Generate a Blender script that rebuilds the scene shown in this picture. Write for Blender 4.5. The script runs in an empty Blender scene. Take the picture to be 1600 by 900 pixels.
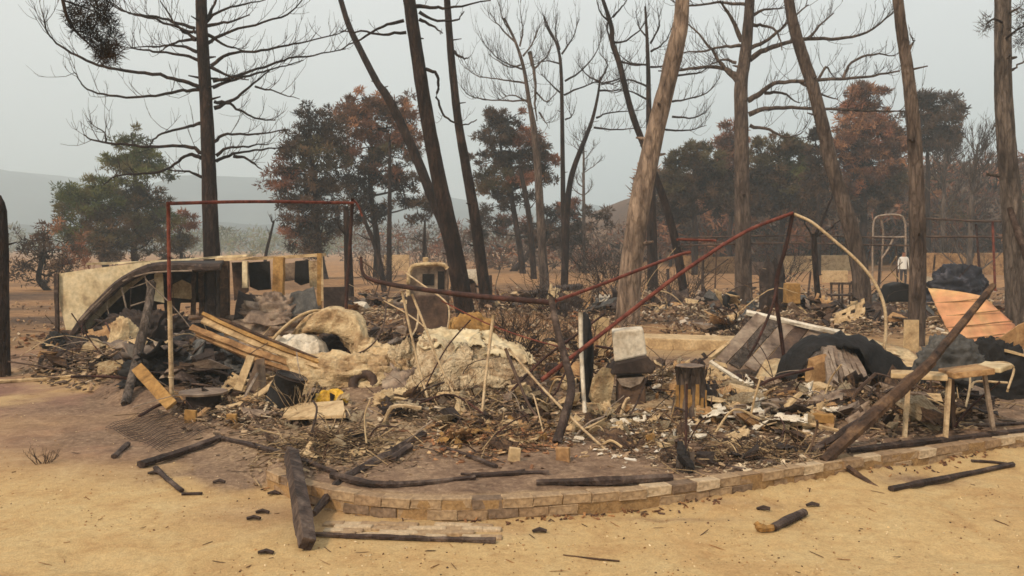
import bpy, math, random
import numpy as np
from mathutils import Vector, Matrix
random.seed(7); rng = np.random.default_rng(7)
scene = bpy.context.scene
col = scene.collection

# ------------------------------------------------------------------ camera
FPX, HCAM = 1385.0, 2.0                     # focal length in pixels of a 1600 px wide frame, eye height
PITCH = math.atan(65/FPX)
cam_d = bpy.data.cameras.new('camera'); cam = bpy.data.objects.new('camera', cam_d); col.objects.link(cam)
cam_d.sensor_width = 36.0; cam_d.lens = 36.0*FPX/1600; cam_d.clip_start = 0.1; cam_d.clip_end = 6000
cam.location = (0, 0, HCAM); cam.rotation_euler = (math.pi/2-PITCH, 0, 0)
scene.camera = cam
# ------------------------------------------------------------------ world, sun, exposure
SUN_AZ, SUN_EL = math.radians(222), math.radians(43)
w = bpy.data.worlds.new('World'); scene.world = w; w.use_nodes = True
nt = w.node_tree; nt.nodes.clear()
out = nt.nodes.new('ShaderNodeOutputWorld')
sky = nt.nodes.new('ShaderNodeTexSky'); sky.sky_type = 'NISHITA'; sky.sun_disc = False
sky.sun_elevation = SUN_EL; sky.sun_rotation = SUN_AZ
sky.air_density = 1.5; sky.dust_density = 8.0; sky.ozone_density = 1.0
hs = nt.nodes.new('ShaderNodeHueSaturation'); hs.inputs['Saturation'].default_value = 0.15
nt.links.new(sky.outputs[0], hs.inputs['Color'])
b1 = nt.nodes.new('ShaderNodeBackground'); b1.inputs[1].default_value = 0.05
nt.links.new(hs.outputs[0], b1.inputs[0])
b2 = nt.nodes.new('ShaderNodeBackground'); b2.inputs[0].default_value = (0.985, 0.99, 0.985, 1); b2.inputs[1].default_value = 1.15
mx = nt.nodes.new('ShaderNodeMixShader'); mx.inputs[0].default_value = 0.72     # thin sky seen through even smoke
nt.links.new(b1.outputs[0], mx.inputs[1]); nt.links.new(b2.outputs[0], mx.inputs[2]); nt.links.new(mx.outputs[0], out.inputs[0])
sd = bpy.data.lights.new('sun', 'SUN'); sd.energy = 3.6; sd.angle = math.radians(7); sd.color = (1.0, 0.80, 0.58)
sun = bpy.data.objects.new('sun', sd); col.objects.link(sun)
sv = Vector((math.sin(SUN_AZ)*math.cos(SUN_EL), math.cos(SUN_AZ)*math.cos(SUN_EL), math.sin(SUN_EL)))
sun.rotation_euler = sv.to_track_quat('Z', 'Y').to_euler(); sun.location = sv*50
scene.view_settings.view_transform = 'Standard'; scene.view_settings.look = 'None'
scene.view_settings.exposure = 0.13; scene.view_settings.gamma = 1.0
scene.render.engine = 'CYCLES'
cy = scene.cycles; cy.max_bounces = 5; cy.diffuse_bounces = 3; cy.glossy_bounces = 2; cy.transmission_bounces = 3
cy.volume_bounces = 1; cy.transparent_max_bounces = 6; cy.use_denoising = True; cy.pixel_filter_type = 'BLACKMAN_HARRIS'; cy.filter_width = 1.6

# ------------------------------------------------------------------ helpers
def S(r, g, b, k=0.92):
    f = lambda c: (c/255/12.92 if c <= 10 else ((c/255+0.055)/1.055)**2.4)*k
    return (f(r), f(g), f(b), 1.0)
cp, sp = math.cos(PITCH), math.sin(PITCH)
def ray(px, py):
    u, v = (px-800)/FPX, -(py-450)/FPX
    return u, cp+v*sp, -sp+v*cp
def P(px, py, d):                                   # a point d metres in front of the camera plane seen at a pixel
    x, y, z = ray(px, py); k = d/y
    return Vector((x*k, d, HCAM+z*k))
def pix(width_px, d): return width_px*d/FPX

_perm = rng.permutation(512)
def vnoise(x, y, z=0.0):
    x, y, z = np.broadcast_arrays(np.asarray(x, float), np.asarray(y, float), np.asarray(z, float))
    xi, yi, zi = np.floor(x).astype(int), np.floor(y).astype(int), np.floor(z).astype(int)
    xf, yf, zf = x-xi, y-yi, z-zi
    s = lambda t: t*t*(3-2*t)
    u, v, w_ = s(xf), s(yf), s(zf)
    def h(a, b, c): return _perm[(_perm[(_perm[a % 512]+b) % 512]+c) % 512]/511.0
    r = 0
    for dx in (0, 1):
        for dy in (0, 1):
            for dz in (0, 1):
                r = r+h(xi+dx, yi+dy, zi+dz)*(u if dx else 1-u)*(v if dy else 1-v)*(w_ if dz else 1-w_)
    return r
def fbm(x, y, z=0.0, o=4):
    a, t, n = 0.5, 0, 0
    for k in range(o):
        t = t+a*vnoise(np.asarray(x)*2**k+17*k, np.asarray(y)*2**k, np.asarray(z)*2**k); n += a; a *= 0.5
    return t/n
def sstep(a, b, x): t = np.clip((np.asarray(x, float)-a)/(b-a), 0, 1); return t*t*(3-2*t)

# wall line: front face of the block wall, then the unwalled left edge of the burnt plot
def G0(px, py, z=0.0):
    x, y, zz = ray(px, py); k = (z-HCAM)/zz
    return Vector((x*k, y*k, z))
WALL_PX = [(416, 764), (450, 780), (500, 796), (560, 808), (660, 816), (770, 815), (900, 807), (1000, 798), (1100, 785), (1200, 768), (1300, 752), (1400, 738), (1500, 722), (1600, 706), (1700, 694), (1800, 684)]
WALL = [G0(*p) for p in WALL_PX]
EDGE = [G0(*p) for p in [(-300, 575), (-60, 582), (60, 596), (140, 622), (200, 655), (262, 690), (330, 722), (385, 750)]]
ex = np.array([p.x for p in EDGE+WALL]+[14, 40]); ey = np.array([p.y for p in EDGE+WALL]+[11.5, 16])
def yw(x): return np.interp(x, ex, ey)
MOUNDS = [(0.4, 11.3, 1.6, 0.9, .16), (2.8, 10.2, 1.3, .6, .10), (-1.9, 11.6, 1.5, 1.0, .18), (-4.2, 12.4, 1.3, 1.2, .16), (4.6, 9.6, 1.2, .8, .10), (1.9, 9.7, 1.4, .9, .10)]
def hz(x, y):
    x = np.asarray(x, float); y = np.asarray(y, float)
    s = y-yw(x)
    walled = sstep(-2.25, -2.0, x)
    wd = 0.07*walled+0.9*(1-walled)
    step = sstep(0, 1, (s-0.05*walled)/wd)*0.150*(1-0.55*(1-walled))
    inside = sstep(0.1, 0.5, s)
    z = step*(1-0.75*sstep(14, 20, y))
    for mx_, my, rx, ry, a in MOUNDS:
        z = z+a*np.exp(-((x-mx_)/rx)**2-((y-my)/ry)**2)*inside
    n1 = fbm(x*0.7, y*0.7, 3.1); n2 = fbm(x*5, y*5, 8.2); n3 = vnoise(x*16, y*16, 1.5)
    near = 1-sstep(16, 40, y)
    z = z-near*(1-inside)*.016*sstep(.56, .72, fbm(x*2.3+40, y*2.3, 14, 3))
    z = z+near*((n1-.5)*0.05+(n2-.5)*(0.012+0.045*inside)+(n3-.5)*(0.004+0.014*inside))*(0.3+0.7*sstep(0.02, .3, np.abs(s)))
    bank = (0.022+0.05*sstep(0.8, 3.0, x))*walled*(0.45+1.1*fbm(x*1.6, y*0.9, 21))
    z = z+bank*np.exp(-np.clip(-s, 0, 9)/(0.10+0.12*sstep(1, 3.5, x)))*(1-sstep(0, .03, s))
    far = sstep(18, 60, y)
    z = z+far*(fbm(x*0.08, y*0.08, 5)-.5)*0.7
    z = z+sstep(70, 175, y)*13*sstep(-8, 32, x)*(1-0.5*sstep(300, 900, y))
    return z
def hz1(x, y): return float(hz(np.array([x]), np.array([y]))[0])
def G(px, py):                                       # where the sight line through a pixel meets the ground
    z = 0.0
    for _ in range(12):
        p = G0(px, py, z); z = 0.5*z+0.5*hz1(p.x, p.y)
    return Vector((p.x, p.y, hz1(p.x, p.y)))

# ------------------------------------------------------------------ materials
def ramp(ntree, cols):
    r = ntree.nodes.new('ShaderNodeValToRGB'); e = r.color_ramp.elements
    while len(e) < len(cols): e.new(0.5)
    for k, (p, c) in enumerate(cols): e[k].position = p; e[k].color = c
    return r
def mat(name, cols, scale=4.0, rough=0.85, bump=0.3, stretch=(1, 1, 1), metallic=0.0, detail=6.0, attr=None, fine=6.0, transl=0.0, dist=0.02, spec=0.25, plates=0.0):
    m = bpy.data.materials.new(name); m.use_nodes = True; t = m.node_tree; N = t.nodes; L = t.links
    bs = N['Principled BSDF']; bs.inputs['Roughness'].default_value = rough; bs.inputs['Metallic'].default_value = metallic
    bs.inputs['Specular IOR Level'].default_value = spec
    tc = N.new('ShaderNodeTexCoord'); mp = N.new('ShaderNodeMapping'); mp.inputs['Scale'].default_value = stretch
    L.new(tc.outputs['Object'], mp.inputs[0])
    n1 = N.new('ShaderNodeTexNoise'); n1.inputs['Scale'].default_value = scale; n1.inputs['Detail'].default_value = detail; n1.inputs['Roughness'].default_value = 0.65; n1.inputs['Distortion'].default_value = 0.4
    L.new(mp.outputs[0], n1.inputs['Vector'])
    n2 = N.new('ShaderNodeTexNoise'); n2.inputs['Scale'].default_value = scale*fine; n2.inputs['Detail'].default_value = 4
    L.new(mp.outputs[0], n2.inputs['Vector'])
    r = ramp(t, cols); L.new(n1.outputs[0], r.inputs[0])
    src = r.outputs[0]
    if attr:
        a = N.new('ShaderNodeAttribute'); a.attribute_name = attr
        q = N.new('ShaderNodeMix'); q.data_type = 'RGBA'; q.blend_type = 'MULTIPLY'; q.inputs[0].default_value = 1.0
        L.new(a.outputs['Color'], q.inputs[6]); L.new(src, q.inputs[7]); src = q.outputs[2]
    fr = ramp(t, [(0.25, (0.72, 0.72, 0.72, 1)), (0.75, (1.22, 1.22, 1.22, 1))]); L.new(n2.outputs[0], fr.inputs[0])
    q = N.new('ShaderNodeMix'); q.data_type = 'RGBA'; q.blend_type = 'MULTIPLY'; q.inputs[0].default_value = 1.0
    L.new(src, q.inputs[6]); L.new(fr.outputs[0], q.inputs[7]); L.new(q.outputs[2], bs.inputs['Base Color'])
    if plates:
        vo_ = N.new('ShaderNodeTexVoronoi'); vo_.feature = 'DISTANCE_TO_EDGE'; vo_.inputs['Scale'].default_value = plates
        nm = N.new('ShaderNodeMix'); nm.data_type = 'VECTOR'; nm.inputs[0].default_value = .12; L.new(mp.outputs[0], nm.inputs[4]); L.new(n2.outputs['Color'], nm.inputs[5]); L.new(nm.outputs[1], vo_.inputs['Vector'])
        pr = ramp(t, [(.0, (.66, .64, .63, 1)), (.1, (.92, .92, .92, 1)), (.3, (1.04, 1.04, 1.04, 1))]); L.new(vo_.outputs['Distance'], pr.inputs[0])
        n3 = N.new('ShaderNodeTexNoise'); n3.inputs['Scale'].default_value = .7; n3.inputs['Detail'].default_value = 5; L.new(tc.outputs['Object'], n3.inputs['Vector'])
        ch_ = ramp(t, [(.42, (.42, .40, .40, 1)), (.56, (1.08, 1.08, 1.08, 1))]); L.new(n3.outputs[0], ch_.inputs[0])     # scorched patches
        q2 = N.new('ShaderNodeMix'); q2.data_type = 'RGBA'; q2.blend_type = 'MULTIPLY'; q2.inputs[0].default_value = 1.0; L.new(q.outputs[2], q2.inputs[6]); L.new(pr.outputs[0], q2.inputs[7])
        q3 = N.new('ShaderNodeMix'); q3.data_type = 'RGBA'; q3.blend_type = 'MULTIPLY'; q3.inputs[0].default_value = .55; L.new(q2.outputs[2], q3.inputs[6]); L.new(ch_.outputs[0], q3.inputs[7])
        L.new(q3.outputs[2], bs.inputs['Base Color'])
    if bump:
        ad = N.new('ShaderNodeMath'); ad.operation = 'ADD'; L.new(n1.outputs[0], ad.inputs[0]); L.new(n2.outputs[0], ad.inputs[1])
        if plates:
            ad2 = N.new('ShaderNodeMath'); ad2.operation = 'ADD'; L.new(ad.outputs[0], ad2.inputs[0]); L.new(pr.outputs[0], ad2.inputs[1]); ad = ad2
        bp = N.new('ShaderNodeBump'); bp.inputs['Strength'].default_value = bump; bp.inputs['Distance'].default_value = dist
        L.new(ad.outputs[0], bp.inputs['Height']); L.new(bp.outputs[0], bs.inputs['Normal'])
    if transl:
        tr = N.new('ShaderNodeBsdfTranslucent'); L.new(q.outputs[2], tr.inputs[0]); ms = N.new('ShaderNodeMixShader'); ms.inputs[0].default_value = transl
        L.new(bs.outputs[0], ms.inputs[1]); L.new(tr.outputs[0], ms.inputs[2]); L.new(ms.outputs[0], N['Material Output'].inputs[0])
    return m
M = {}
M['char'] = mat('charred_wood', [(.3, S(36, 29, 26)), (.5, S(66, 52, 46)), (.66, S(108, 92, 82)), (.8, S(86, 62, 49))], 5, .8, .9, (1, 1, 1))
M['char2'] = mat('half_burnt_wood', [(.3, S(34, 27, 24)), (.5, S(78, 58, 45)), (.7, S(122, 95, 70)), (.85, S(60, 45, 36))], 5, .85, .7)
M['black'] = mat('black_rubber', [(.3, S(18, 17, 17)), (.6, S(34, 31, 31)), (.85, S(58, 50, 46))], 4, .75, .5)
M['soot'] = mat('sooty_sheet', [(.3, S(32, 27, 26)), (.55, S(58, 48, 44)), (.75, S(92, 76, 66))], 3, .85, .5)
M['barkdark'] = mat('burnt_bark', [(.28, S(26, 21, 20)), (.5, S(58, 45, 40)), (.68, S(88, 68, 57)), (.85, S(44, 36, 34))], 3.2, .95, 1.0, (2.2, 2.2, .55), dist=.06, plates=5)
M['barkbrown'] = mat('scorched_bark', [(.26, S(52, 44, 40)), (.46, S(96, 82, 74)), (.62, S(128, 111, 99)), (.82, S(80, 65, 57))], 2.6, .95, 1.0, (2.4, 2.4, .5), dist=.06, plates=4.5)
M['barklight'] = mat('flaking_pale_bark', [(.24, S(64, 52, 46)), (.42, S(134, 114, 99)), (.6, S(176, 152, 131)), (.8, S(106, 87, 75))], 2.3, .95, 1.0, (2.2, 2.2, .5), dist=.06, plates=3.6)
M['barkgrey'] = mat('grey_bark', [(.26, S(58, 51, 47)), (.48, S(104, 92, 84)), (.66, S(134, 120, 109)), (.85, S(82, 69, 62))], 2.6, .95, 1.0, (2.4, 2.4, .5), dist=.06, plates=4.5)
M['twig'] = mat('dead_twig', [(.3, S(40, 33, 31)), (.7, S(78, 66, 60))], 3, .95, 0)
M['leaf'] = mat('needles', [(.3, (.7, .7, .7, 1)), (.7, (1.2, 1.2, 1.2, 1))], 1.2, .8, 0, attr='tint', transl=.4)
M['shard'] = mat('loose_rubble', [(.3, (.75, .75, .75, 1)), (.7, (1.15, 1.15, 1.15, 1))], 9, .9, .3, attr='tint')
M['cream'] = mat('cream_panel', [(.3, S(150, 124, 94)), (.48, S(206, 186, 148)), (.7, S(224, 208, 174)), (.9, S(172, 142, 106))], 2.2, .7, .15)
M['white'] = mat('dirty_white', [(.3, S(168, 150, 126)), (.5, S(214, 202, 182)), (.8, S(232, 224, 210))], 4, .75, .2)
M['foam'] = mat('burnt_foam', [(.25, S(96, 74, 54)), (.42, S(168, 138, 102)), (.6, S(210, 186, 146)), (.8, S(150, 118, 84))], 3.4, .95, .8, dist=.05)
M['fleece'] = mat('ashy_fleece', [(.22, S(100, 78, 60)), (.4, S(172, 144, 112)), (.58, S(226, 204, 168)), (.85, S(136, 106, 80))], 5.5, .98, 1.0, dist=.06)
M['wood'] = mat('scorched_plank', [(.25, S(84, 60, 42)), (.45, S(148, 112, 76)), (.65, S(186, 150, 106)), (.85, S(104, 76, 52))], 4.0, .85, .5, (1, 1, 1))
M['ochre'] = mat('ochre_wood', [(.25, S(92, 66, 38)), (.5, S(156, 118, 68)), (.75, S(186, 148, 92))], 4, .85, .4)
M['beige'] = mat('beige_board', [(.3, S(140, 112, 80)), (.5, S(192, 164, 124)), (.8, S(212, 188, 150))], 4, .85, .3)
M['rust'] = mat('rusty_pipe', [(.3, S(62, 34, 28)), (.5, S(112, 56, 44)), (.7, S(142, 82, 64)), (.85, S(58, 42, 38))], 6, .75, .4, metallic=.1)
M['rustdark'] = mat('sooty_pipe', [(.3, S(36, 26, 24)), (.55, S(70, 46, 40)), (.75, S(104, 62, 52))], 6, .75, .4, metallic=.1)
M['pole'] = mat('bare_steel_pole', [(.3, S(138, 112, 86)), (.5, S(190, 164, 128)), (.8, S(214, 194, 162))], 8, .6, .2, metallic=.1)
M['pipegrey'] = mat('heat_greyed_pipe', [(.3, S(92, 80, 72)), (.5, S(150, 132, 116)), (.8, S(182, 166, 148))], 8, .6, .2, metallic=.15)
M['orange'] = mat('orange_plastic_sheet', [(.3, S(226, 158, 118)), (.48, S(234, 176, 130)), (.6, S(240, 204, 146)), (.75, S(240, 216, 168))], 1.0, .6, .08, transl=.35)
M['yellow'] = mat('yellow_plastic', [(.3, S(150, 108, 26)), (.5, S(220, 172, 52)), (.8, S(232, 190, 80))], 6, .5, .2)
M['tarp'] = mat('blue_black_tarp', [(.3, S(24, 24, 30)), (.55, S(42, 42, 50)), (.78, S(110, 108, 118))], 3, .6, .4)
M['tarpgrey'] = mat('grey_tarp', [(.3, S(52, 52, 52)), (.55, S(84, 82, 80)), (.8, S(122, 116, 108))], 4, .8, .5)
M['metalgrey'] = mat('burnt_sheet_metal', [(.28, S(72, 58, 50)), (.5, S(132, 112, 96)), (.7, S(168, 150, 130)), (.88, S(96, 68, 50))], 3, .6, .3, metallic=.25)
M['metalbrown'] = mat('browned_sheet_metal', [(.28, S(48, 36, 32)), (.5, S(84, 66, 56)), (.7, S(116, 92, 74))], 3, .65, .3, metallic=.15)
M['mortar'] = mat('mortar', [(.3, S(136, 106, 72)), (.7, S(176, 142, 98))], 10, .95, .4)
M['skyfoam'] = M['white']
BRK = [mat('sand_block_tone', [(.25, S(*a)), (.55, S(*b)), (.8, S(*c))], 7, .95, .7, dist=.01) for a, b, c in
       [((118, 96, 76), (172, 145, 113), (194, 167, 133)), ((104, 84, 66), (160, 132, 102), (184, 156, 122)), ((150, 128, 104), (196, 173, 142), (212, 192, 162)), ((78, 64, 55), (132, 110, 90), (164, 140, 114))]]

# ------------------------------------------------------------------ mesh builders
def link(o, parent=None):
    col.objects.link(o)
    if parent is not None: o.parent = parent
    return o
def np_mesh(name, V, Fc, m, smooth=False, tint=None):
    me = bpy.data.meshes.new(name); V = np.asarray(V, np.float32); Fc = np.asarray(Fc, np.int32)
    k = Fc.shape[1]
    me.vertices.add(len(V)); me.vertices.foreach_set('co', V.ravel())
    me.loops.add(Fc.size); me.loops.foreach_set('vertex_index', Fc.ravel())
    me.polygons.add(len(Fc)); me.polygons.foreach_set('loop_start', np.arange(0, Fc.size, k, dtype=np.int32))
    me.polygons.foreach_set('use_smooth', np.full(len(Fc), smooth))
    if tint is not None:
        a = me.color_attributes.new('tint', 'FLOAT_COLOR', 'POINT'); a.data.foreach_set('color', np.asarray(tint, np.float32).ravel())
    me.update(calc_edges=True); me.validate(clean_customdata=False)
    if m: me.materials.append(m)
    return me
class MB:
    def __init__(s): s.v = []; s.f = []; s.n = 0
    def add(s, V, Fl):
        s.v.append(np.asarray(V, float)); s.f += [tuple(int(i)+s.n for i in f) for f in Fl]; s.n += len(V); return s
    def tube(s, pts, rad, sides=7, rough=0.0, cap=True, flat=1.0):
        pts = np.array([tuple(p) for p in pts], float); n = len(pts)
        rad = np.interp(np.linspace(0, 1, n), np.linspace(0, 1, len(rad)), rad) if not np.isscalar(rad) else np.full(n, rad)
        T = np.gradient(pts, axis=0); T /= np.linalg.norm(T, axis=1)[:, None]+1e-9
        ref = np.array([0, 0, 1.0]) if abs(T[:, 2]).mean() < .8 else np.array([1.0, 0, 0])
        U = np.cross(T, ref); U /= np.linalg.norm(U, axis=1)[:, None]+1e-9; W = np.cross(U, T)
        a = np.arange(sides)*2*math.pi/sides+.4
        R = rad[:, None]*(1+(rng.random((n, sides))-.5)*2*rough)
        V = pts[:, None]+R[..., None]*(np.cos(a)[None, :, None]*U[:, None]+flat*np.sin(a)[None, :, None]*W[:, None])
        Fl = []
        for i in range(n-1):
            for j in range(sides):
                k = (j+1) % sides; Fl.append((i*sides+j, i*sides+k, (i+1)*sides+k, (i+1)*sides+j))
        if cap: Fl += [tuple(range(sides)), tuple(reversed(range((n-1)*sides, n*sides)))]
        return s.add(V.reshape(-1, 3), Fl)
    def box(s, c, size, rot=None, jit=0.0):
        sx, sy, sz = (q/2 for q in size)
        V = np.array([(x, y, z) for z in (-sz, sz) for y in (-sy, sy) for x in (-sx, sx)], float)
        if jit: V += (rng.random(V.shape)-.5)*jit*np.array(size)
        if rot is not None: V = V @ np.array(rot.to_3x3()).T
        return s.add(V+np.array(tuple(c)), [(0, 2, 3, 1), (4, 5, 7, 6), (0, 1, 5, 4), (2, 6, 7, 3), (0, 4, 6, 2), (1, 3, 7, 5)])
    def bar(s, a, b, wd, th, up=(0, 0, 1), jit=0.0, n=1, sag=0.0):          # rectangular section from a to b
        a, b = Vector(a), Vector(b); t = (b-a).normalized(); u = t.cross(Vector(up))
        if u.length < .05: u = t.cross(Vector((1, 0, 0)))
        u.normalize(); v = u.cross(t)
        V = []
        for i in range(n+1):
            c = a.lerp(b, i/n)-Vector((0, 0, sag*4*(i/n)*(1-i/n)))
            for su, sv_ in ((-1, -1), (1, -1), (1, 1), (-1, 1)):
                V.append(c+u*su*wd/2*(1+random.uniform(-jit, jit))+v*sv_*th/2*(1+random.uniform(-jit, jit)))
        Fl = []
        for i in range(n):
            for j in range(4): k = (j+1) % 4; Fl.append((i*4+j, i*4+k, i*4+4+k, i*4+4+j))
        Fl += [(3, 2, 1, 0), (n*4, n*4+1, n*4+2, n*4+3)]
        return s.add([tuple(q) for q in V], Fl)
    def plate(s, pts, thick, normal=(0, 1, 0)):                              # outlined plate with real thickness
        n = len(pts); nv = np.array(normal, float); nv /= np.linalg.norm(nv)
        A = np.array([tuple(p) for p in pts], float); B = A+nv*thick
        Fl = [tuple(range(n)), tuple(reversed(range(n, 2*n)))]+[(i, n+i, n+(i+1) % n, (i+1) % n) for i in range(n)]
        return s.add(np.vstack([A, B]), Fl)
    def build(s, name, m, parent=None, smooth=False, bevel=0.0):
        V = np.vstack(s.v)
        o0 = np.array(parent.location if parent is not None and parent.parent is None else (parent.parent.location+parent.location if parent is not None else (0, 0, 0)))
        if parent is None:
            o0 = np.array([V[:, 0].mean(), V[:, 1].mean(), V[:, 2].min()])
        me = bpy.data.meshes.new(name); me.from_pydata([tuple(q) for q in V-o0], [], s.f); me.materials.append(m)
        if smooth: me.polygons.foreach_set('use_smooth', np.ones(len(me.polygons), bool))
        o = link(bpy.data.objects.new(name, me), parent)
        if parent is None: o.location = o0
        if bevel:
            md = o.modifiers.new('bevel', 'BEVEL'); md.width = bevel; md.segments = 2; md.limit_method = 'ANGLE'
        return o
def tag(o, label, cat, group=None):
    o['label'] = label; o['category'] = cat
    if o.get('kind') is None: o['kind'] = 'thing'
    if group: o['group'] = group
    return o
def thing(name, label, cat, loc, group=None):
    o = bpy.data.objects.new(name, None); o.empty_display_size = .1; o.location = Vector(loc); col.objects.link(o)
    return tag(o, label, cat, group)
def smoothline(pts, n=4):                                # Catmull-Rom through traced points
    A = [Vector(p) for p in pts]
    if len(A) < 3: return [A[0].lerp(A[1], i/n) for i in range(n+1)]
    A = [A[0]*2-A[1]]+A+[A[-1]*2-A[-2]]; r = []
    for i in range(1, len(A)-2):
        for k in range(n):
            t = k/n; p0, p1, p2, p3 = A[i-1:i+3]
            r.append(.5*((2*p1)+(p2-p0)*t+(2*p0-5*p1+4*p2-p3)*t*t+(3*p1-p0-3*p2+p3)*t**3))
    r.append(A[-2]); return r
def patch(c00, c10, c11, c01, nx, ny, f=None):           # grid between four corners, f(u, v) -> offset
    V = []
    for j in range(ny+1):
        for i in range(nx+1):
            u, v = i/nx, j/ny
            p = (c00*(1-u)+c10*u)*(1-v)+(c01*(1-u)+c11*u)*v
            if f: p = p+Vector(f(u, v))
            V.append(tuple(p))
    Fl = [(j*(nx+1)+i, j*(nx+1)+i+1, (j+1)*(nx+1)+i+1, (j+1)*(nx+1)+i) for j in range(ny) for i in range(nx)]
    return V, Fl
def sheet(name, corners, m, parent=None, nx=14, ny=10, amp=0.04, freq=3.0, thick=0.006, smooth=True, f=None, ragged=0.0, seed=0, mask=None):
    V, Fl = patch(*[Vector(c) for c in corners], nx, ny, f)
    V = np.array(V); sd_ = seed*7.3+len(name)
    V[:, 1] += (fbm(V[:, 0]*freq, V[:, 2]*freq, V[:, 1]*freq+sd_)-.5)*2*amp
    V[:, 2] += (fbm(V[:, 0]*freq+9, V[:, 2]*freq, V[:, 1]*freq+sd_+4)-.5)*2*amp
    if ragged:
        keep = []
        for q in Fl:
            i0 = q[0]; i, j = i0 % (nx+1), i0//(nx+1)
            e = min(i, j, nx-1-i, ny-1-j)
            if e <= 0 and random.random() < ragged: continue
            keep.append(q)
        Fl = keep
    b = MB(); b.add(V, Fl); o = b.build(name, m, parent, smooth)
    md = o.modifiers.new('thickness', 'SOLIDIFY'); md.thickness = thick
    return o
def lump(name, c, rx, ry, rz, m, parent=None, amp=.25, freq=2.2, folds=0.0, nu=84, nv=36, seed=0, power=.8):
    u = np.linspace(0, 2*math.pi, nu, endpoint=False); v = np.linspace(-.35, math.pi/2, nv)
    U, W = np.meshgrid(u, v)
    cw = np.sign(np.cos(W))*np.abs(np.cos(W))**power
    X, Y, Z = np.cos(U)*cw, np.sin(U)*cw, np.sin(W)
    k = 1+(fbm(X*freq+seed*3.7, Y*freq, Z*freq+seed)-.5)*2*amp
    if folds:
        for o_ in (1.3, 3.1, 6.5):
            k = k+folds*(1-np.abs(vnoise(X*freq*o_+seed*1.7, Y*freq*o_*.6+5, Z*freq*o_*1.3)*2-1)-.5)*.9/o_**.75
    V = np.stack([X*k*rx, Y*k*ry, Z*k*rz], -1).reshape(-1, 3)+np.array(tuple(c))
    Fl = [(j*nu+i, j*nu+(i+1) % nu, (j+1)*nu+(i+1) % nu, (j+1)*nu+i) for j in range(nv-1) for i in range(nu)]
    Fl.append(tuple(range((nv-1)*nu, nv*nu)))
    b = MB(); b.add(V, Fl)
    return b.build(name, m, parent, True)
def rand_rot(n):
    q = rng.normal(size=(n, 4)); q /= np.linalg.norm(q, axis=1)[:, None]; a, b, c, d = q.T
    return np.stack([np.stack([1-2*(c*c+d*d), 2*(b*c-a*d), 2*(b*d+a*c)], -1), np.stack([2*(b*c+a*d), 1-2*(b*b+d*d), 2*(c*d-a*b)], -1), np.stack([2*(b*d-a*c), 2*(c*d+a*b), 1-2*(b*b+c*c)], -1)], 1)
CUBE = np.array([(x, y, z) for z in (-.5, .5) for y in (-.5, .5) for x in (-.5, .5)])
CF = np.array([(0, 2, 3, 1), (4, 5, 7, 6), (0, 1, 5, 4), (2, 6, 7, 3), (0, 4, 6, 2), (1, 3, 7, 5)])
def shards(name, C, size, cols, parent=None, flat=0.0, label=None, cat=None):
    n = len(C); R = rand_rot(n)
    if flat:                                              # mostly lying down
        a = rng.uniform(0, 2*math.pi, n); tl = rng.normal(0, flat, (n, 2))
        Rz = np.zeros((n, 3, 3)); Rz[:, 0, 0] = np.cos(a); Rz[:, 0, 1] = -np.sin(a); Rz[:, 1, 0] = np.sin(a); Rz[:, 1, 1] = np.cos(a); Rz[:, 2, 2] = 1
        Rx = np.tile(np.eye(3), (n, 1, 1)); Rx[:, 0, 2] = np.sin(tl[:, 0]); Rx[:, 2, 0] = -np.sin(tl[:, 0]); Rx[:, 0, 0] = Rx[:, 2, 2] = np.cos(tl[:, 0])
        Ry = np.tile(np.eye(3), (n, 1, 1)); Ry[:, 1, 2] = -np.sin(tl[:, 1]); Ry[:, 2, 1] = np.sin(tl[:, 1]); Ry[:, 1, 1] = Ry[:, 2, 2] = np.cos(tl[:, 1])
        R = Rz @ Rx @ Ry
    L = CUBE[None]*size[:, None]*(1+(rng.random((n, 8, 3))-.5)*.7)
    V = np.einsum('nij,nkj->nki', R, L)+C[:, None]
    Fc = (CF[None]+8*np.arange(n)[:, None, None]).reshape(-1, 4)
    T = np.ones((n, 8, 4)); T[..., :3] = cols[:, None, :3]
    o0 = np.array(parent.location) if parent is not None else np.zeros(3)
    o = link(bpy.data.objects.new(name, np_mesh(name, V.reshape(-1, 3)-o0, Fc, M['shard'], tint=T.reshape(-1, 4))), parent)
    o['kind'] = 'stuff'
    if label: tag(o, label, cat)
    return o
def pick_cols(n, pal, wts=None):
    pal = np.array([S(*c)[:3] for c in pal]); i = rng.choice(len(pal), n, p=None if wts is None else np.array(wts)/sum(wts))
    return pal[i]*rng.uniform(.75, 1.2, (n, 1))
def tint_twigs(polys, rads, name, m, parent, sides=3, label=None):
    b = MB()
    for p, r in zip(polys, rads): b.tube(p, r, sides, 0, False)
    return b.build(name, m, parent, True)
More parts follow.
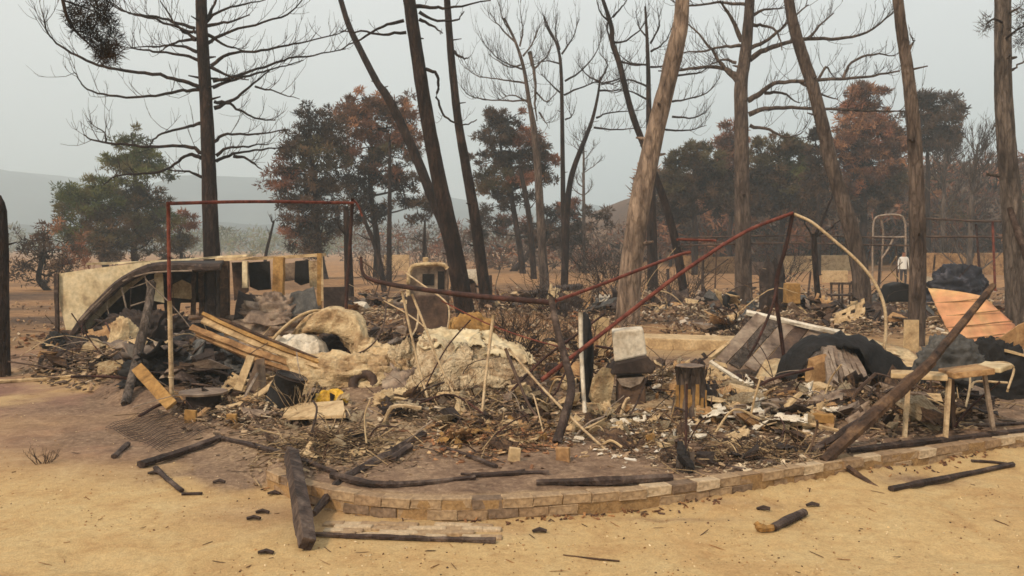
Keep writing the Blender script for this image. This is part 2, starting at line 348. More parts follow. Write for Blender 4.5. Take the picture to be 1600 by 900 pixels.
# ------------------------------------------------------------------ ground sheet
def axis(parts):
    r = []
    for a, b, st in parts: r += list(np.arange(a, b, st))
    return np.array(r)
def geo(a, b, n): return list(np.geomspace(a, b, n))
gx = np.array([-q for q in reversed(geo(9.4, 2400, 46))]+list(np.arange(-9, -6, .14))+list(np.arange(-6, 6.4, .05))+list(np.arange(6.4, 9.2, .14))+geo(9.4, 2400, 46))
gy = np.array([-q for q in reversed(geo(4, 2400, 14))]+list(np.arange(-3, 3.5, .5))+list(np.arange(3.6, 12.5, .05))+list(np.arange(12.5, 20, .12))+list(np.arange(20.2, 60, .6))+geo(61, 2400, 70))
GX, GY = np.meshgrid(gx, gy)
GZ = hz(GX, GY)
def hz1(x, y):                                        # height read back from the sheet
    i = min(max(int(np.searchsorted(gx, x))-1, 0), len(gx)-2); j = min(max(int(np.searchsorted(gy, y))-1, 0), len(gy)-2)
    u, v = min(max((x-gx[i])/(gx[i+1]-gx[i]), 0), 1), min(max((y-gy[j])/(gy[j+1]-gy[j]), 0), 1)
    return float((GZ[j, i]*(1-u)+GZ[j, i+1]*u)*(1-v)+(GZ[j+1, i]*(1-u)+GZ[j+1, i+1]*u)*v)
nxg, nyg = len(gx), len(gy)
idx = np.arange(nxg*nyg).reshape(nyg, nxg)
Fc = np.stack([idx[:-1, :-1], idx[:-1, 1:], idx[1:, 1:], idx[1:, :-1]], -1).reshape(-1, 4)
s_ = GY-yw(GX)
nA = fbm(GX*.9, GY*.9, 2.0); nB = fbm(GX*3.2, GY*3.2, 6.0); nC = fbm(GX*.25, GY*.25, 9.0)
walled = sstep(-2.3, -2.0, GX)
ash = sstep(-.1, .25, (s_-.06)*walled+(1-walled)*(s_*.8+(nA-.5)*1.6-.1))*(1-sstep(13.5, 17.5, GY+(nA-.5)*4))
def spot(px, py, rx, ry, k=1):
    g = G0(px, py); return k*np.exp(-((GX-g.x)/rx)**2-((GY-g.y)/ry)**2)
soot = np.clip(spot(240, 672, 1.1, .7, 1.0)+spot(300, 705, .8, .5, .9)+spot(380, 735, .6, .4, .7)+spot(120, 640, 1.6, .7, .8)+spot(180, 690, 1.0, .5, .6)+spot(330, 745, .7, .3, .6)+spot(360, 760, .25, .2, .5)+spot(1430, 752, .34, .13, .95)+spot(1050, 812, .5, .05, .5)+spot(1180, 788, .5, .06, .5)+spot(620, 822, .8, .06, .4), 0, 1)*sstep(.26, .6, nB+.12)
ash2 = np.clip(spot(1180, 650, 1.8, .8, .9)+spot(780, 690, 1.4, .5, .7)+spot(560, 700, 1.1, .8)+spot(1000, 672, .8, .5, .8)+spot(480, 655, .6, .4, .7), 0, 1)*sstep(.3, .7, nB*.6+nA*.4+.12)
red = np.clip(spot(120, 612, 4.0, 1.9, 1.5)+spot(260, 690, 1.9, 1.0, .8)+spot(20, 570, 4, 2.5, 1.2)+spot(40, 690, 2.2, .9, .3)+spot(430, 800, .6, .35, .45)+spot(640, 835, 1.1, .1, .5), 0, 1)*sstep(.2, .6, nA)
far = sstep(13, 22, GY)
burn = far*np.clip(sstep(.46, .62, nC*.6+nA*.4)*.8*(1-.6*sstep(36, 55, GY))+.25*(1-sstep(30, 45, GY)), 0, 1)
burn = np.clip(burn+sstep(75, 110, GY)*sstep(-5, 20, GX)*.9, 0, 1)
me = np_mesh('ground', np.stack([GX, GY, GZ], -1).reshape(-1, 3), Fc, None, True)
za = me.color_attributes.new('zone', 'FLOAT_COLOR', 'POINT')
za.data.foreach_set('color', np.stack([np.clip(ash+soot, 0, 1), ash2, red, 1+0*red], -1).astype(np.float32).ravel())
zb = me.color_attributes.new('zone_far', 'FLOAT_COLOR', 'POINT')
zb.data.foreach_set('color', np.stack([far, burn, soot, 1+0*far], -1).astype(np.float32).ravel())
gm = bpy.data.materials.new('sandy_ground'); gm.use_nodes = True; t = gm.node_tree; N = t.nodes; L = t.links
bs = N['Principled BSDF']; bs.inputs['Roughness'].default_value = .95; bs.inputs['Specular IOR Level'].default_value = .12
tc = N.new('ShaderNodeTexCoord')
def nz(sc, det=5, ro=.6, dist=.2):
    n = N.new('ShaderNodeTexNoise'); n.inputs['Scale'].default_value = sc; n.inputs['Detail'].default_value = det; n.inputs['Roughness'].default_value = ro; n.inputs['Distortion'].default_value = dist
    L.new(tc.outputs['Object'], n.inputs['Vector']); return n.outputs[0]
def mixc(f, a, b, mode='MIX'):
    q = N.new('ShaderNodeMix'); q.data_type = 'RGBA'; q.blend_type = mode
    if isinstance(f, float): q.inputs[0].default_value = f
    else: L.new(f, q.inputs[0])
    L.new(a, q.inputs[6]); L.new(b, q.inputs[7]); return q.outputs[2]
def rp(src, cols): r = ramp(t, cols); L.new(src, r.inputs[0]); return r.outputs[0]
big, mid, fin, grit = nz(.55, 6), nz(2.6, 7, .7, .6), nz(16, 5, .7), nz(70, 3, .7)
sand = rp(big, [(.32, S(188, 146, 99, .76)), (.5, S(208, 175, 124, .76)), (.68, S(215, 186, 136, .76))])
sand = mixc(.55, sand, rp(mid, [(.3, S(178, 136, 92, .76)), (.48, S(211, 177, 126, .76)), (.68, S(218, 193, 146, .76))]))
sand = mixc(rp(nz(5.5, 8, .75, 1.2), [(.56, (0, 0, 0, 1)), (.70, (.62, .62, .62, 1))]), sand, rp(fin, [(.3, S(150, 106, 66, .76)), (.7, S(184, 142, 94, .76))]))
za_n = N.new('ShaderNodeAttribute'); za_n.attribute_name = 'zone'; zs = N.new('ShaderNodeSeparateColor'); L.new(za_n.outputs['Color'], zs.inputs[0])
zb_n = N.new('ShaderNodeAttribute'); zb_n.attribute_name = 'zone_far'; zf = N.new('ShaderNodeSeparateColor'); L.new(zb_n.outputs['Color'], zf.inputs[0])
c = mixc(zs.outputs[2], sand, rp(mid, [(.3, S(112, 82, 71)), (.5, S(140, 107, 91)), (.7, S(166, 131, 107))]))
c = mixc(zf.outputs[0], c, rp(mid, [(.3, S(120, 86, 62)), (.5, S(160, 122, 86)), (.7, S(190, 152, 108))]))
c = mixc(zf.outputs[1], c, rp(mid, [(.3, S(54, 44, 40)), (.5, S(88, 70, 58)), (.72, S(124, 100, 78))]))
ashc = mixc(.5, rp(mid, [(.28, S(80, 62, 53)), (.45, S(126, 100, 83)), (.6, S(156, 129, 106)), (.76, S(190, 163, 132))]), rp(fin, [(.3, S(76, 62, 54)), (.5, S(124, 102, 84)), (.72, S(176, 152, 124))]))
c = mixc(zs.outputs[0], c, ashc)
c = mixc(zs.outputs[1], c, rp(fin, [(.25, S(118, 98, 78)), (.5, S(164, 140, 110)), (.75, S(196, 174, 140))]))
c = mixc(1.0, c, rp(fin, [(.25, (.82, .82, .82, 1)), (.75, (1.14, 1.14, 1.14, 1))]), 'MULTIPLY')
c = mixc(1.0, c, rp(grit, [(.25, (.74, .73, .72, 1)), (.5, (1, 1, 1, 1)), (.8, (1.22, 1.22, 1.22, 1))]), 'MULTIPLY')
L.new(c, bs.inputs['Base Color'])
ad = N.new('ShaderNodeMath'); ad.operation = 'ADD'; L.new(fin, ad.inputs[0]); L.new(grit, ad.inputs[1])
bp = N.new('ShaderNodeBump'); bp.inputs['Strength'].default_value = .6; bp.inputs['Distance'].default_value = .02; L.new(ad.outputs[0], bp.inputs['Height']); L.new(bp.outputs[0], bs.inputs['Normal'])
me.materials.append(gm)
ground = link(bpy.data.objects.new('ground', me)); ground['kind'] = 'structure'

# ------------------------------------------------------------------ hills
def hill(name, prof, d, depth, m, zb=-2):
    xs = np.array([p[0] for p in prof], float); ys = np.array([p[1] for p in prof], float)
    px = np.linspace(xs[0], xs[-1], 180)
    rows = []
    for k, tt in enumerate(np.linspace(0, 1, 26)):
        dd = d-depth*.6+depth*1.6*tt
        e = math.sin(min(1, tt/.6)*math.pi/2) if tt < .6 else math.cos((tt-.6)/.4*math.pi/2)
        X = (px-800)/FPX*d; crest = HCAM+(385-np.interp(px, xs, ys))/FPX*d
        Z = zb+(crest-zb)*e+(fbm(X*.012, np.full_like(X, dd*.012), 3, 5)-.5)*d*.028*math.sin(tt*math.pi)
        rows.append(np.stack([X, np.full_like(X, dd), Z], -1))
    V = np.vstack(rows); n = len(px); ii = np.arange(26*n).reshape(26, n)
    Fc = np.stack([ii[:-1, :-1], ii[:-1, 1:], ii[1:, 1:], ii[1:, :-1]], -1).reshape(-1, 4)
    o = link(bpy.data.objects.new(name, np_mesh(name, V, Fc, m, True))); o['kind'] = 'structure'; return o
hm = mat('wooded_slope', [(.3, S(30, 46, 50)), (.5, S(46, 62, 64)), (.7, S(70, 82, 80))], .02, 1, 0, detail=8)
hill('hills', [(-900, 300), (-500, 250), (-200, 240), (-60, 246), (0, 254), (40, 262), (80, 276), (120, 284), (170, 283), (250, 274), (300, 271), (340, 276), (390, 274), (430, 281), (470, 293), (600, 302), (720, 303), (770, 312), (900, 318), (1100, 326), (1400, 330), (1800, 320), (2600, 310)], 900, 360, hm)
hill('near_hills', [(-600, 352), (-200, 344), (0, 352), (120, 358), (260, 346), (340, 352), (430, 346), (520, 352), (640, 345), (760, 352), (900, 344), (1100, 340), (1500, 335), (2000, 335)], 480, 180, hm, -1)

# ------------------------------------------------------------------ smoke haze in the air
hb = MB(); hb.box((0, 0, 98), (5200, 5200, 208)); hz_o = hb.build('haze', M['char']); hz_o.data.materials.clear()
vm = bpy.data.materials.new('smoke_haze'); vm.use_nodes = True; vt = vm.node_tree; vt.nodes.clear()
vo = vt.nodes.new('ShaderNodeOutputMaterial'); pv = vt.nodes.new('ShaderNodeVolumePrincipled')
pv.inputs['Color'].default_value = (.82, .94, 1.0, 1); pv.inputs['Density'].default_value = .0015; pv.inputs['Anisotropy'].default_value = .1
vt.links.new(pv.outputs[0], vo.inputs['Volume']); hz_o.data.materials.append(vm); hz_o['kind'] = 'stuff'

# ------------------------------------------------------------------ curved wall of sandy blocks
wp = []
for i in range(len(WALL)-1):
    for k in range(12): wp.append(WALL[i].lerp(WALL[i+1], k/12))
wp.append(WALL[-1])
wp = [Vector((p.x, p.y, 0)) for p in wp]; cum = [0]
for i in range(1, len(wp)): cum.append(cum[-1]+(wp[i]-wp[i-1]).length)
def wat(sv_):
    i = min(max(int(np.searchsorted(cum, sv_))-1, 0), len(wp)-2); f = (sv_-cum[i])/(cum[i+1]-cum[i])
    p = wp[i].lerp(wp[i+1], f); tg = (wp[min(i+6, len(wp)-1)]-wp[max(i-6, 0)]).normalized(); return p, tg
wall = thing('retaining_wall', 'low curved wall of sand coloured blocks holding the burnt plot', 'wall', wat(cum[-1]*.4)[0])
BH, BL, BT = .076, .226, .12
bmesh_ = []
for mi, mm in enumerate(BRK):
    for k in range(3):
        b = MB(); nx = 4
        V, Fl = [], []
        b.box((0, 0, 0), (BL-.006, BT, BH-.005), None, .05)
        o = b.build('block_source', mm); md = o.modifiers.new('b', 'BEVEL'); md.width = .006; md.segments = 2
        dg = bpy.context.evaluated_depsgraph_get(); mesh = bpy.data.meshes.new_from_object(o.evaluated_get(dg)); mesh.name = 'block'
        V = np.zeros(len(mesh.vertices)*3); mesh.vertices.foreach_get('co', V); V = V.reshape(-1, 3)
        V[:, 2] -= V[:, 2].mean(); V += (rng.random(V.shape)-.5)*.009; mesh.vertices.foreach_set('co', V.ravel()); mesh.update()
        bmesh_.append(mesh); bpy.data.objects.remove(o)
nb = 0
for row in range(3):
    sv_ = .02+(row % 2)*BL*.5; zc = -.062+BH*(row+.5)
    while sv_ < cum[-1]-.15:
        p, tg = wat(sv_+BL/2)
        frac = sv_/cum[-1]
        tone = random.choices([0, 1, 2, 3], [4, 4, 2.2 if row == 2 else 1, 3 if frac < .35 else 1])[0]
        if row == 2 and random.random() < .02: sv_ += BL; continue
        nrm = Vector((tg.y, -tg.x, 0))
        o = bpy.data.objects.new('block', bmesh_[tone*3+random.randrange(3)]); link(o, wall)
        off = BT/2+.004-random.uniform(-.010, .014)+(.004 if row < 2 else 0)
        o.location = p-nrm*off+Vector((0, 0, zc+random.uniform(-.004, .004)))-wall.location
        o.rotation_euler = (random.gauss(0, .012), random.gauss(0, .012), math.atan2(tg.y, tg.x)+random.gauss(0, .018))
        o.scale.x = random.choice([1, 1, 1, .985]); sv_ += BL*o.scale.x; nb += 1
core = MB()
for i in range(0, len(wp)-3, 3):
    a, ta = wat(cum[i]); b_, tb = wat(cum[i+3]); na = Vector((ta.y, -ta.x, 0)); n2 = Vector((tb.y, -tb.x, 0))
    q = [a-na*.010, b_-n2*.010, b_-n2*.105, a-na*.105]
    core.add([tuple(x+Vector((0, 0, z))) for z in (-.06, .152) for x in q], [(0, 1, 5, 4), (4, 5, 6, 7), (2, 3, 7, 6)])
core.build('mortar', M['mortar'], wall)
core = None

# ------------------------------------------------------------------ trees
def rvec(k=1.0): return Vector((random.gauss(0, k), random.gauss(0, k), random.gauss(0, k)))
def grow_twig(p, dirv, ln, r, up, lst, depth=0, wig=.25):
    n = 4; pts = [p.copy()]; d = dirv.normalized()
    for i in range(n):
        d = (d+Vector((0, 0, up*.22))+rvec(wig*.5)).normalized(); p = p+d*(ln/n*random.uniform(.6, 1.4)); pts.append(p.copy())
    lst.append((pts, [r, r*.45]))
    if depth > 0:
        for k in range(random.choice([2, 3, 3])):
            q = pts[random.randint(1, n)]
            grow_twig(q, (d+rvec(.6)+Vector((0, 0, up*.4))), ln*random.uniform(.4, .65), r*.6, up, lst, depth-1, wig)
def pine(name, label, d, trunk, limbs=(), m='barkdark', twig_n=5, twig_len=.8, twig_r=.009, top=None, auto=None, flare=1.15, dz=None, upk=1.0, limb_w=5, knots=6, group=None, dspread=.5):
    """trunk: [(px, py, width_px)] top to bottom; limbs: [px polyline] or (polyline, width)."""
    base = trunk[-1]; bp_ = P(base[0], base[1], d); gz = hz1(bp_.x, bp_.y)
    t = thing(name, label, 'tree', (bp_.x, bp_.y, gz), group)
    pts = [P(a, b, d) for a, b, w_ in trunk]; rad = [pix(w_, d)/2 for a, b, w_ in trunk]
    if pts[-1].z > gz-.1:
        e = pts[-1]+(pts[-1]-pts[-2]).normalized()*((pts[-1].z-gz+.15)); e.z = gz-.15; pts.append(e.lerp(pts[-1], .25)); rad.append(rad[-1]*1.06); pts.append(e); rad.append(rad[-1]*1.45)
    if top:                                            # runs on above the picture
        u = (pts[0]-pts[1]).normalized(); pts = [pts[0]+u*top*1.0, pts[0]+u*top*.5]+pts; rad = [rad[0]*.35, rad[0]*.7]+rad
    sp_ = smoothline(pts, 5); rr = np.interp(np.linspace(0, len(rad)-1, len(sp_)), range(len(rad)), rad)
    b = MB(); b.tube(sp_, rr, 14, .035)
    for k in range(knots):
        i = random.randint(3, len(sp_)-4); a = random.uniform(0, 2*math.pi); q = sp_[i]; dv = Vector((math.cos(a), math.sin(a), .2))
        b.tube([q, q+dv*rr[i]*1.25, q+dv*(rr[i]*1.25+random.uniform(.05, .25))], [rr[i]*.28, rr[i]*.18, rr[i]*.1], 6, .1)
    tr = b.build('trunk', M[m], t, True)
    tw = []
    axis_pts = sp_
    def near_depth(px, py): return d
    for lb in limbs:
        lw = limb_w
        if isinstance(lb, tuple) and isinstance(lb[1], (int, float)) and isinstance(lb[0], list): lb, lw = lb
        n = len(lb); ddir = random.uniform(-1, 1)*dspread
        L0 = math.dist(lb[0], lb[-1])*d/FPX
        p3 = [P(x, y, d+ddir*L0*(i/max(1, n-1))) for i, (x, y) in enumerate(lb)]
        s3 = smoothline(p3, 4)
        s3 = [q+rvec(.013*min(1, i)) for i, q in enumerate(s3)]
        r0 = pix(lw, d)/2
        lm = MB(); lm.tube(s3, [r0*1.15, r0*.8, r0*.6, r0*.3], 6, .08); lm.build('limb', M[m if m != 'barklight' else 'barkdark'], t, True)
        for k in range(int(twig_n*max(1, L0/1.2))):
            f = random.random()**.7; i = min(len(s3)-2, int(f*(len(s3)-1))); i = max(1, i)
            tv = (s3[i+1]-s3[i]).normalized()
            grow_twig(s3[i].lerp(s3[i+1], random.random()), tv*.7+rvec(.45)+Vector((0, 0, .25*upk)), twig_len*random.uniform(.35, 1.1), twig_r, upk, tw, 1)
    if auto:                                           # (from, to, count, length, rise) along the trunk, fractions from the top
        for k in range(auto[2]):
            f = random.uniform(auto[0], auto[1]); i = min(len(sp_)-2, int(f*(len(sp_)-1)))
            a = random.uniform(0, 2*math.pi); ln = auto[3]*random.uniform(.5, 1)*(0.55+.45*(f-auto[0])/(auto[1]-auto[0]+1e-6)); dv = Vector((math.cos(a), math.sin(a), auto[4]*random.uniform(.4, 1.3)))
            p = sp_[i].copy(); s3 = [p.copy()]
            for j in range(6):
                dv = (dv.normalized()+Vector((0, 0, .13*upk))+rvec(.09)); p = p+dv.normalized()*ln/6; s3.append(p.copy())
            lm = MB(); r0 = max(.012, min(rr[i]*.45, pix(limb_w, d)/2)); lm.tube(s3, [r0, r0*.7, r0*.35], 5, .05); lm.build('limb', M[m if m != 'barklight' else 'barkdark'], t, True)
            for q in range(int(twig_n*1.6)):
                j = random.randint(1, 5)
                grow_twig(s3[j].copy(), (s3[j+1]-s3[j]).normalized()*.7+rvec(.4)+Vector((0, 0, .3*upk)), twig_len*random.uniform(.35, 1), twig_r, upk, tw, 1)
    if tw: tint_twigs([q[0] for q in tw], [q[1] for q in tw], 'twigs', M['twig'], t)['kind'] = 'stuff'
    return t
K = .33775
def c1(*a): return [(x*K, y*K) for x, y in a]
def c2(*a): return [(530+x*K, y*K) for x, y in a]
def c3(*a): return [(1060+x*K, y*K) for x, y in a]
t1_l = [(c1((930, 405), (850, 375), (740, 350), (600, 330), (480, 310), (380, 270), (280, 210), (220, 150), (205, 80)), 6), c1((920, 415), (820, 425), (720, 440), (580, 450), (450, 430), (380, 390), (345, 330)),
 c1((920, 280), (850, 255), (740, 240), (640, 225), (560, 215)), c1((910, 240), (840, 215), (740, 213), (600, 222)), c1((905, 185), (830, 190), (770, 215), (740, 240)), c1((900, 130), (800, 100), (700, 75), (600, 60), (520, 20)),
 c1((905, 180), (830, 130), (740, 0)), c1((905, 150), (860, 140), (720, 90), (590, 60), (500, 10)), (c1((925, 570), (860, 590), (750, 620), (700, 660), (680, 680)), 5),
 (c1((940, 720), (900, 685), (830, 675), (700, 680), (600, 668), (490, 660), (430, 645), (385, 625)), 6), (c1((490, 655), (480, 610), (405, 565)), 3), (c1((930, 730), (890, 715), (840, 735), (770, 785), (700, 800), (560, 810), (480, 850)), 6), c1((940, 820), (870, 795), (780, 785)),
 c1((950, 105), (1000, 60), (1100, 25), (1230, 0)), c1((955, 120), (1060, 100), (1160, 70)), c1((960, 200), (1040, 155), (1180, 115), (1330, 65), (1400, 0)), c1((960, 160), (1050, 210), (1130, 235)),
 c1((975, 305), (1060, 250), (1180, 240), (1300, 215), (1420, 190), (1600, 145)), c1((975, 310), (1060, 350), (1150, 370)), c1((985, 375), (1100, 350), (1220, 310), (1340, 270), (1450, 255), (1600, 225)),
 c1((985, 405), (1060, 375), (1180, 340), (1260, 320), (1400, 280)), (c1((990, 500), (1080, 460), (1150, 405), (1250, 325)), 6), (c1((1180, 400), (1280, 425), (1385, 460)), 3), (c1((990, 470), (1060, 480), (1130, 520), (1190, 550), (1270, 557)), 5),
 (c1((990, 655), (1050, 620), (1180, 620), (1330, 595)), 5), c1((1000, 720), (1050, 685), (1150, 675), (1240, 668)), (c1((1000, 745), (1080, 715), (1180, 695), (1310, 680)), 5), c1((1080, 722), (1150, 735), (1210, 790)), c1((960, 90), (1000, 0), (1010, -60))]
pine('pine_tree', 'tall bare pine with tiers of sweeping branches behind the burnt caravan', 24, [(314, -10, 17), (316, 60, 18), (321, 140, 19), (325, 230, 21), (328, 320, 24), (331, 405, 26), (332, 450, 28)], t1_l, 'barkdark', 5, .85, .010, top=5)
pine('pine_tree', 'thin dark trunk leaning behind the thick leaning pine, joining it lower down', 32, [(531, -5, 8), (545, 40, 9), (565, 82, 10), (590, 130, 11), (603, 148, 13), (625, 190, 14), (650, 245, 15), (672, 300, 16), (700, 370, 18), (715, 440, 19)], [], 'barkdark', 2, .7, top=4)
pine('pine_tree', 'thick dark pine trunk leaning left, left of a slimmer parallel trunk', 23, [(638, -8, 19), (648, 60, 20), (660, 140, 21), (672, 210, 22), (690, 300, 24), (706, 375, 27), (722, 460, 30)],
     [(c2((310, 150), (200, 160), (100, 145), (0, 145)), 5), (c2((300, 95), (200, 125), (100, 180), (0, 235)), 5), (c2((355, 30), (440, 35), (530, 35), (700, 0)), 6), c2((370, 55), (430, 90), (540, 95), (575, 50)), c2((370, 90), (430, 120), (480, 155)), (c2((395, 320), (440, 335), (460, 380), (452, 450), (480, 525), (530, 568), (600, 575), (640, 550)), 5)], 'barkdark', 1.6, .5, .009, top=5, dspread=.2)
pine('pine_tree', 'slim grey-black pine trunk leaning left, just right of the thick dark one', 27, [(698, -8, 10), (702, 50, 11), (708, 120, 12), (716, 190, 13), (728, 260, 15), (742, 340, 17), (757, 450, 19)], [c2((520, 230), (570, 270), (600, 270))], 'barkdark', 2, .5, top=5)
pine('pine_tree', 'bare twin-stemmed pine with fan of fine twigs in the middle distance', 40, [(788, 28, 2.5), (804, 62, 4), (818, 105, 5.5), (827, 160, 7), (834, 200, 10), (840, 260, 12), (844, 330, 13), (850, 430, 15)],
     [(c2((880, 240), (895, 300), (908, 380), (905, 480), (915, 560)), 6), c2((860, 385), (760, 370), (650, 355), (580, 310)), c2((870, 465), (740, 465), (620, 450), (565, 405)), c2((845, 320), (740, 275), (660, 190)), c2((820, 200), (740, 120), (700, 60)), c2((810, 180), (760, 90), (740, 20)), c2((850, 260), (900, 190), (930, 110)), c2((835, 215), (850, 140), (840, 70)), c2((900, 320), (960, 260), (985, 200)), c2((905, 420), (960, 470), (1010, 420)), c2((925, 520), (950, 560), (965, 580)), c2((840, 300), (780, 310), (690, 250)), c2((870, 470), (800, 440), (740, 460))], 'barkbrown', 9, 1.15, .012, upk=1.5, limb_w=2.8)
pine('pine_tree', 'bare slender pine with upswept fan crown, right of the twin stems', 44, [(850, 25, 2), (858, 45, 3), (870, 70, 4), (876, 100, 5), (878, 160, 6), (879, 240, 7), (880, 320, 8), (882, 440, 9)],
     [c2((1030, 250), (1080, 170), (1110, 90)), c2((1045, 375), (1130, 320), (1190, 240), (1215, 160)), c2((1040, 440), (1130, 400), (1200, 380), (1290, 400)), c2((1025, 430), (970, 380), (930, 340)), c2((1005, 200), (960, 130), (940, 60)), c2((1020, 230), (1000, 150), (1010, 80)), c2((1030, 300), (960, 280), (900, 300)), c2((1045, 555), (1075, 540), (1060, 510))], 'barkdark', 9, 1.15, .012, upk=1.6, limb_w=2.8)
pine('pine_tree', 'bare thin pine leaning right, its base beside the slender fan-crowned pine', 42, [(938, 120, 3), (934, 150, 4), (926, 185, 5.5), (915, 215, 7), (903, 245, 8), (892, 280, 9), (886, 330, 10), (882, 440, 12)], [c2((1190, 545), (1260, 520), (1400, 510)), c2((1180, 590), (1280, 600), (1400, 590)), c2((1200, 420), (1280, 420), (1330, 400)), c2((1210, 380), (1150, 350), (1110, 300)), c2((1210, 370), (1240, 300), (1200, 240)), c2((1212, 390), (1300, 360), (1330, 300))], 'barkdark', 9, 1.0, .012, upk=1.2, limb_w=3)
pine('pine_tree', 'dark crooked thin pine passing behind the big pale leaning trunk', 33, [(940, -6, 5), (955, 40, 7), (957, 68, 8), (968, 100, 9), (980, 150, 9), (990, 185, 10), (1004, 222, 10), (1020, 265, 11), (1040, 320, 12), (1058, 390, 13), (1070, 470, 14)], [c2((1255, 190), (1310, 195), (1390, 140), (1440, 60)), c2((1250, 100), (1210, 60), (1190, 0)), c2((1265, 80), (1300, 40), (1330, 0)), c2((1290, 280), (1350, 300), (1430, 300)), c2((1260, 200), (1240, 120), (1280, 60))], 'barkdark', 5, .8, .011, upk=1.2, top=2, limb_w=3.5)
pine('pine_tree', 'straight bare pine right behind the big pale leaning trunk', 38, [(1008, 10, 3), (1011, 60, 5), (1013, 120, 7), (1014, 190, 9), (1016, 260, 13), (1018, 340, 15), (1020, 450, 17)], [c2((1425, 300), (1350, 290), (1290, 250)), c2((1425, 400), (1340, 370), (1250, 390)), c2((1440, 310), (1530, 310), (1620, 322)), c2((1440, 240), (1500, 200), (1540, 130)), c2((1430, 180), (1390, 130), (1370, 50)), c2((1425, 460), (1340, 420), (1260, 430)), c2((1540, 470), (1600, 460), (1700, 430), (1760, 360)), c2((1540, 540), (1640, 545), (1700, 520)), c2((1510, 600), (1600, 605), (1700, 580)), c2((1440, 200), (1480, 120), (1470, 40)), c2((1560, 350), (1680, 330), (1750, 260))], 'barkdark', 9, 1.0, .011, upk=1.2, limb_w=3.2)
pine('pine_tree', 'big pale flaking trunk leaning right in the centre, reddish at its top', 22, [(1067, -8, 22), (1063, 40, 24), (1052, 90, 28), (1043, 130, 26), (1030, 180, 28), (1015, 245, 30), (1003, 300, 33), (992, 370, 34), (984, 440, 36), (980, 510, 40)], [], 'barklight', 0, .5, top=5, knots=9)
pine('pine_tree', 'dark spreading bare pine with long level limbs, right of the pale leaning trunk', 30, [(1172, -6, 15), (1169, 40, 16), (1164, 90, 18), (1158, 130, 20), (1158, 180, 21), (1159, 240, 22), (1160, 330, 24), (1162, 475, 28)],
     [(c3((295, 190), (250, 90), (190, 0)), 8), (c3((275, 380), (200, 300), (140, 210), (50, 110)), 7), (c3((270, 345), (180, 310), (80, 315), (-40, 325), (-90, 330)), 7), c3((285, 210), (200, 215), (100, 240), (0, 240)), c3((320, 20), (180, 15), (50, 25), (-30, 10)), c3((345, 70), (400, 45), (490, 40)), (c3((330, 225), (420, 180), (490, 120), (600, 20)), 6), (c3((330, 275), (400, 230), (480, 205), (600, 180), (740, 178), (870, 150), (990, 60)), 8),
      (c3((320, 465), (380, 430), (440, 390), (560, 375), (750, 365), (900, 352), (1025, 325)), 8), c3((400, 430), (480, 430), (560, 480)), (c3((325, 530), (400, 505), (520, 498), (700, 505), (870, 512), (1040, 515)), 7), (c3((330, 580), (420, 600), (500, 635), (570, 615)), 5), c3((345, 115), (410, 120), (460, 155), (480, 230)), c3((265, 290), (210, 275), (150, 300)), c3((600, 180), (650, 120), (720, 60)), c3((760, 365), (800, 290), (900, 250), (1000, 260)), c3((560, 375), (640, 430), (740, 460)), c3((640, 380), (680, 310), (720, 360))], 'barkbrown', 7, 1.0, .011, top=4, upk=1.1, limb_w=5, dspread=.35)
pine('pine_tree', 'grey-brown trunk leaning left across the bare limbs, slanting down to the right', 25, [(1231, -8, 15), (1240, 40, 17), (1255, 90, 18), (1270, 135, 19), (1285, 195, 20), (1300, 260, 21), (1315, 310, 23), (1330, 360, 24), (1343, 420, 26), (1350, 495, 28)], [], 'barkbrown', 0, top=5)
pine('pine_tree', 'upright brown trunk behind the leaning beige board at the right', 17, [(1402, -8, 16), (1409, 50, 17), (1418, 110, 18), (1425, 170, 20), (1430, 240, 22), (1433, 330, 24), (1434, 430, 25), (1431, 540, 27)], [c3((1060, 230), (1085, 200), (1080, 170))], 'barkbrown', 1, .3, top=5)
pine('pine_tree', 'thick grey pine trunk at the right edge with a few green sprigs', 21, [(1567, -8, 24), (1567, 60, 24), (1568, 150, 26), (1573, 230, 28), (1580, 310, 30), (1585, 400, 31), (1590, 505, 34)], [(c3((1540, 325), (1575, 300), (1640, 255)), 4)], 'barkgrey', 1, .4, top=5, knots=9)
pine('burnt_stump', 'tall black burnt stump with pointed top at the left edge', 13.6, [(0, 305, 3), (2, 330, 16), (3, 400, 20), (3, 480, 21), (4, 585, 24)], [], 'barkdark', 0, knots=3)
pine('burnt_sapling', 'small black forked tree between the steel arch and the leaning trunk', 27, [(1272, 365, 8), (1273, 400, 9), (1276, 440, 9), (1280, 488, 10)], [([(1272, 372), (1285, 345), (1298, 310), (1306, 285)], 5), ([(1274, 370), (1300, 355), (1322, 335)], 4), ([(1270, 372), (1258, 350), (1250, 325)], 3)], 'barkdark', 2, .4, .008)
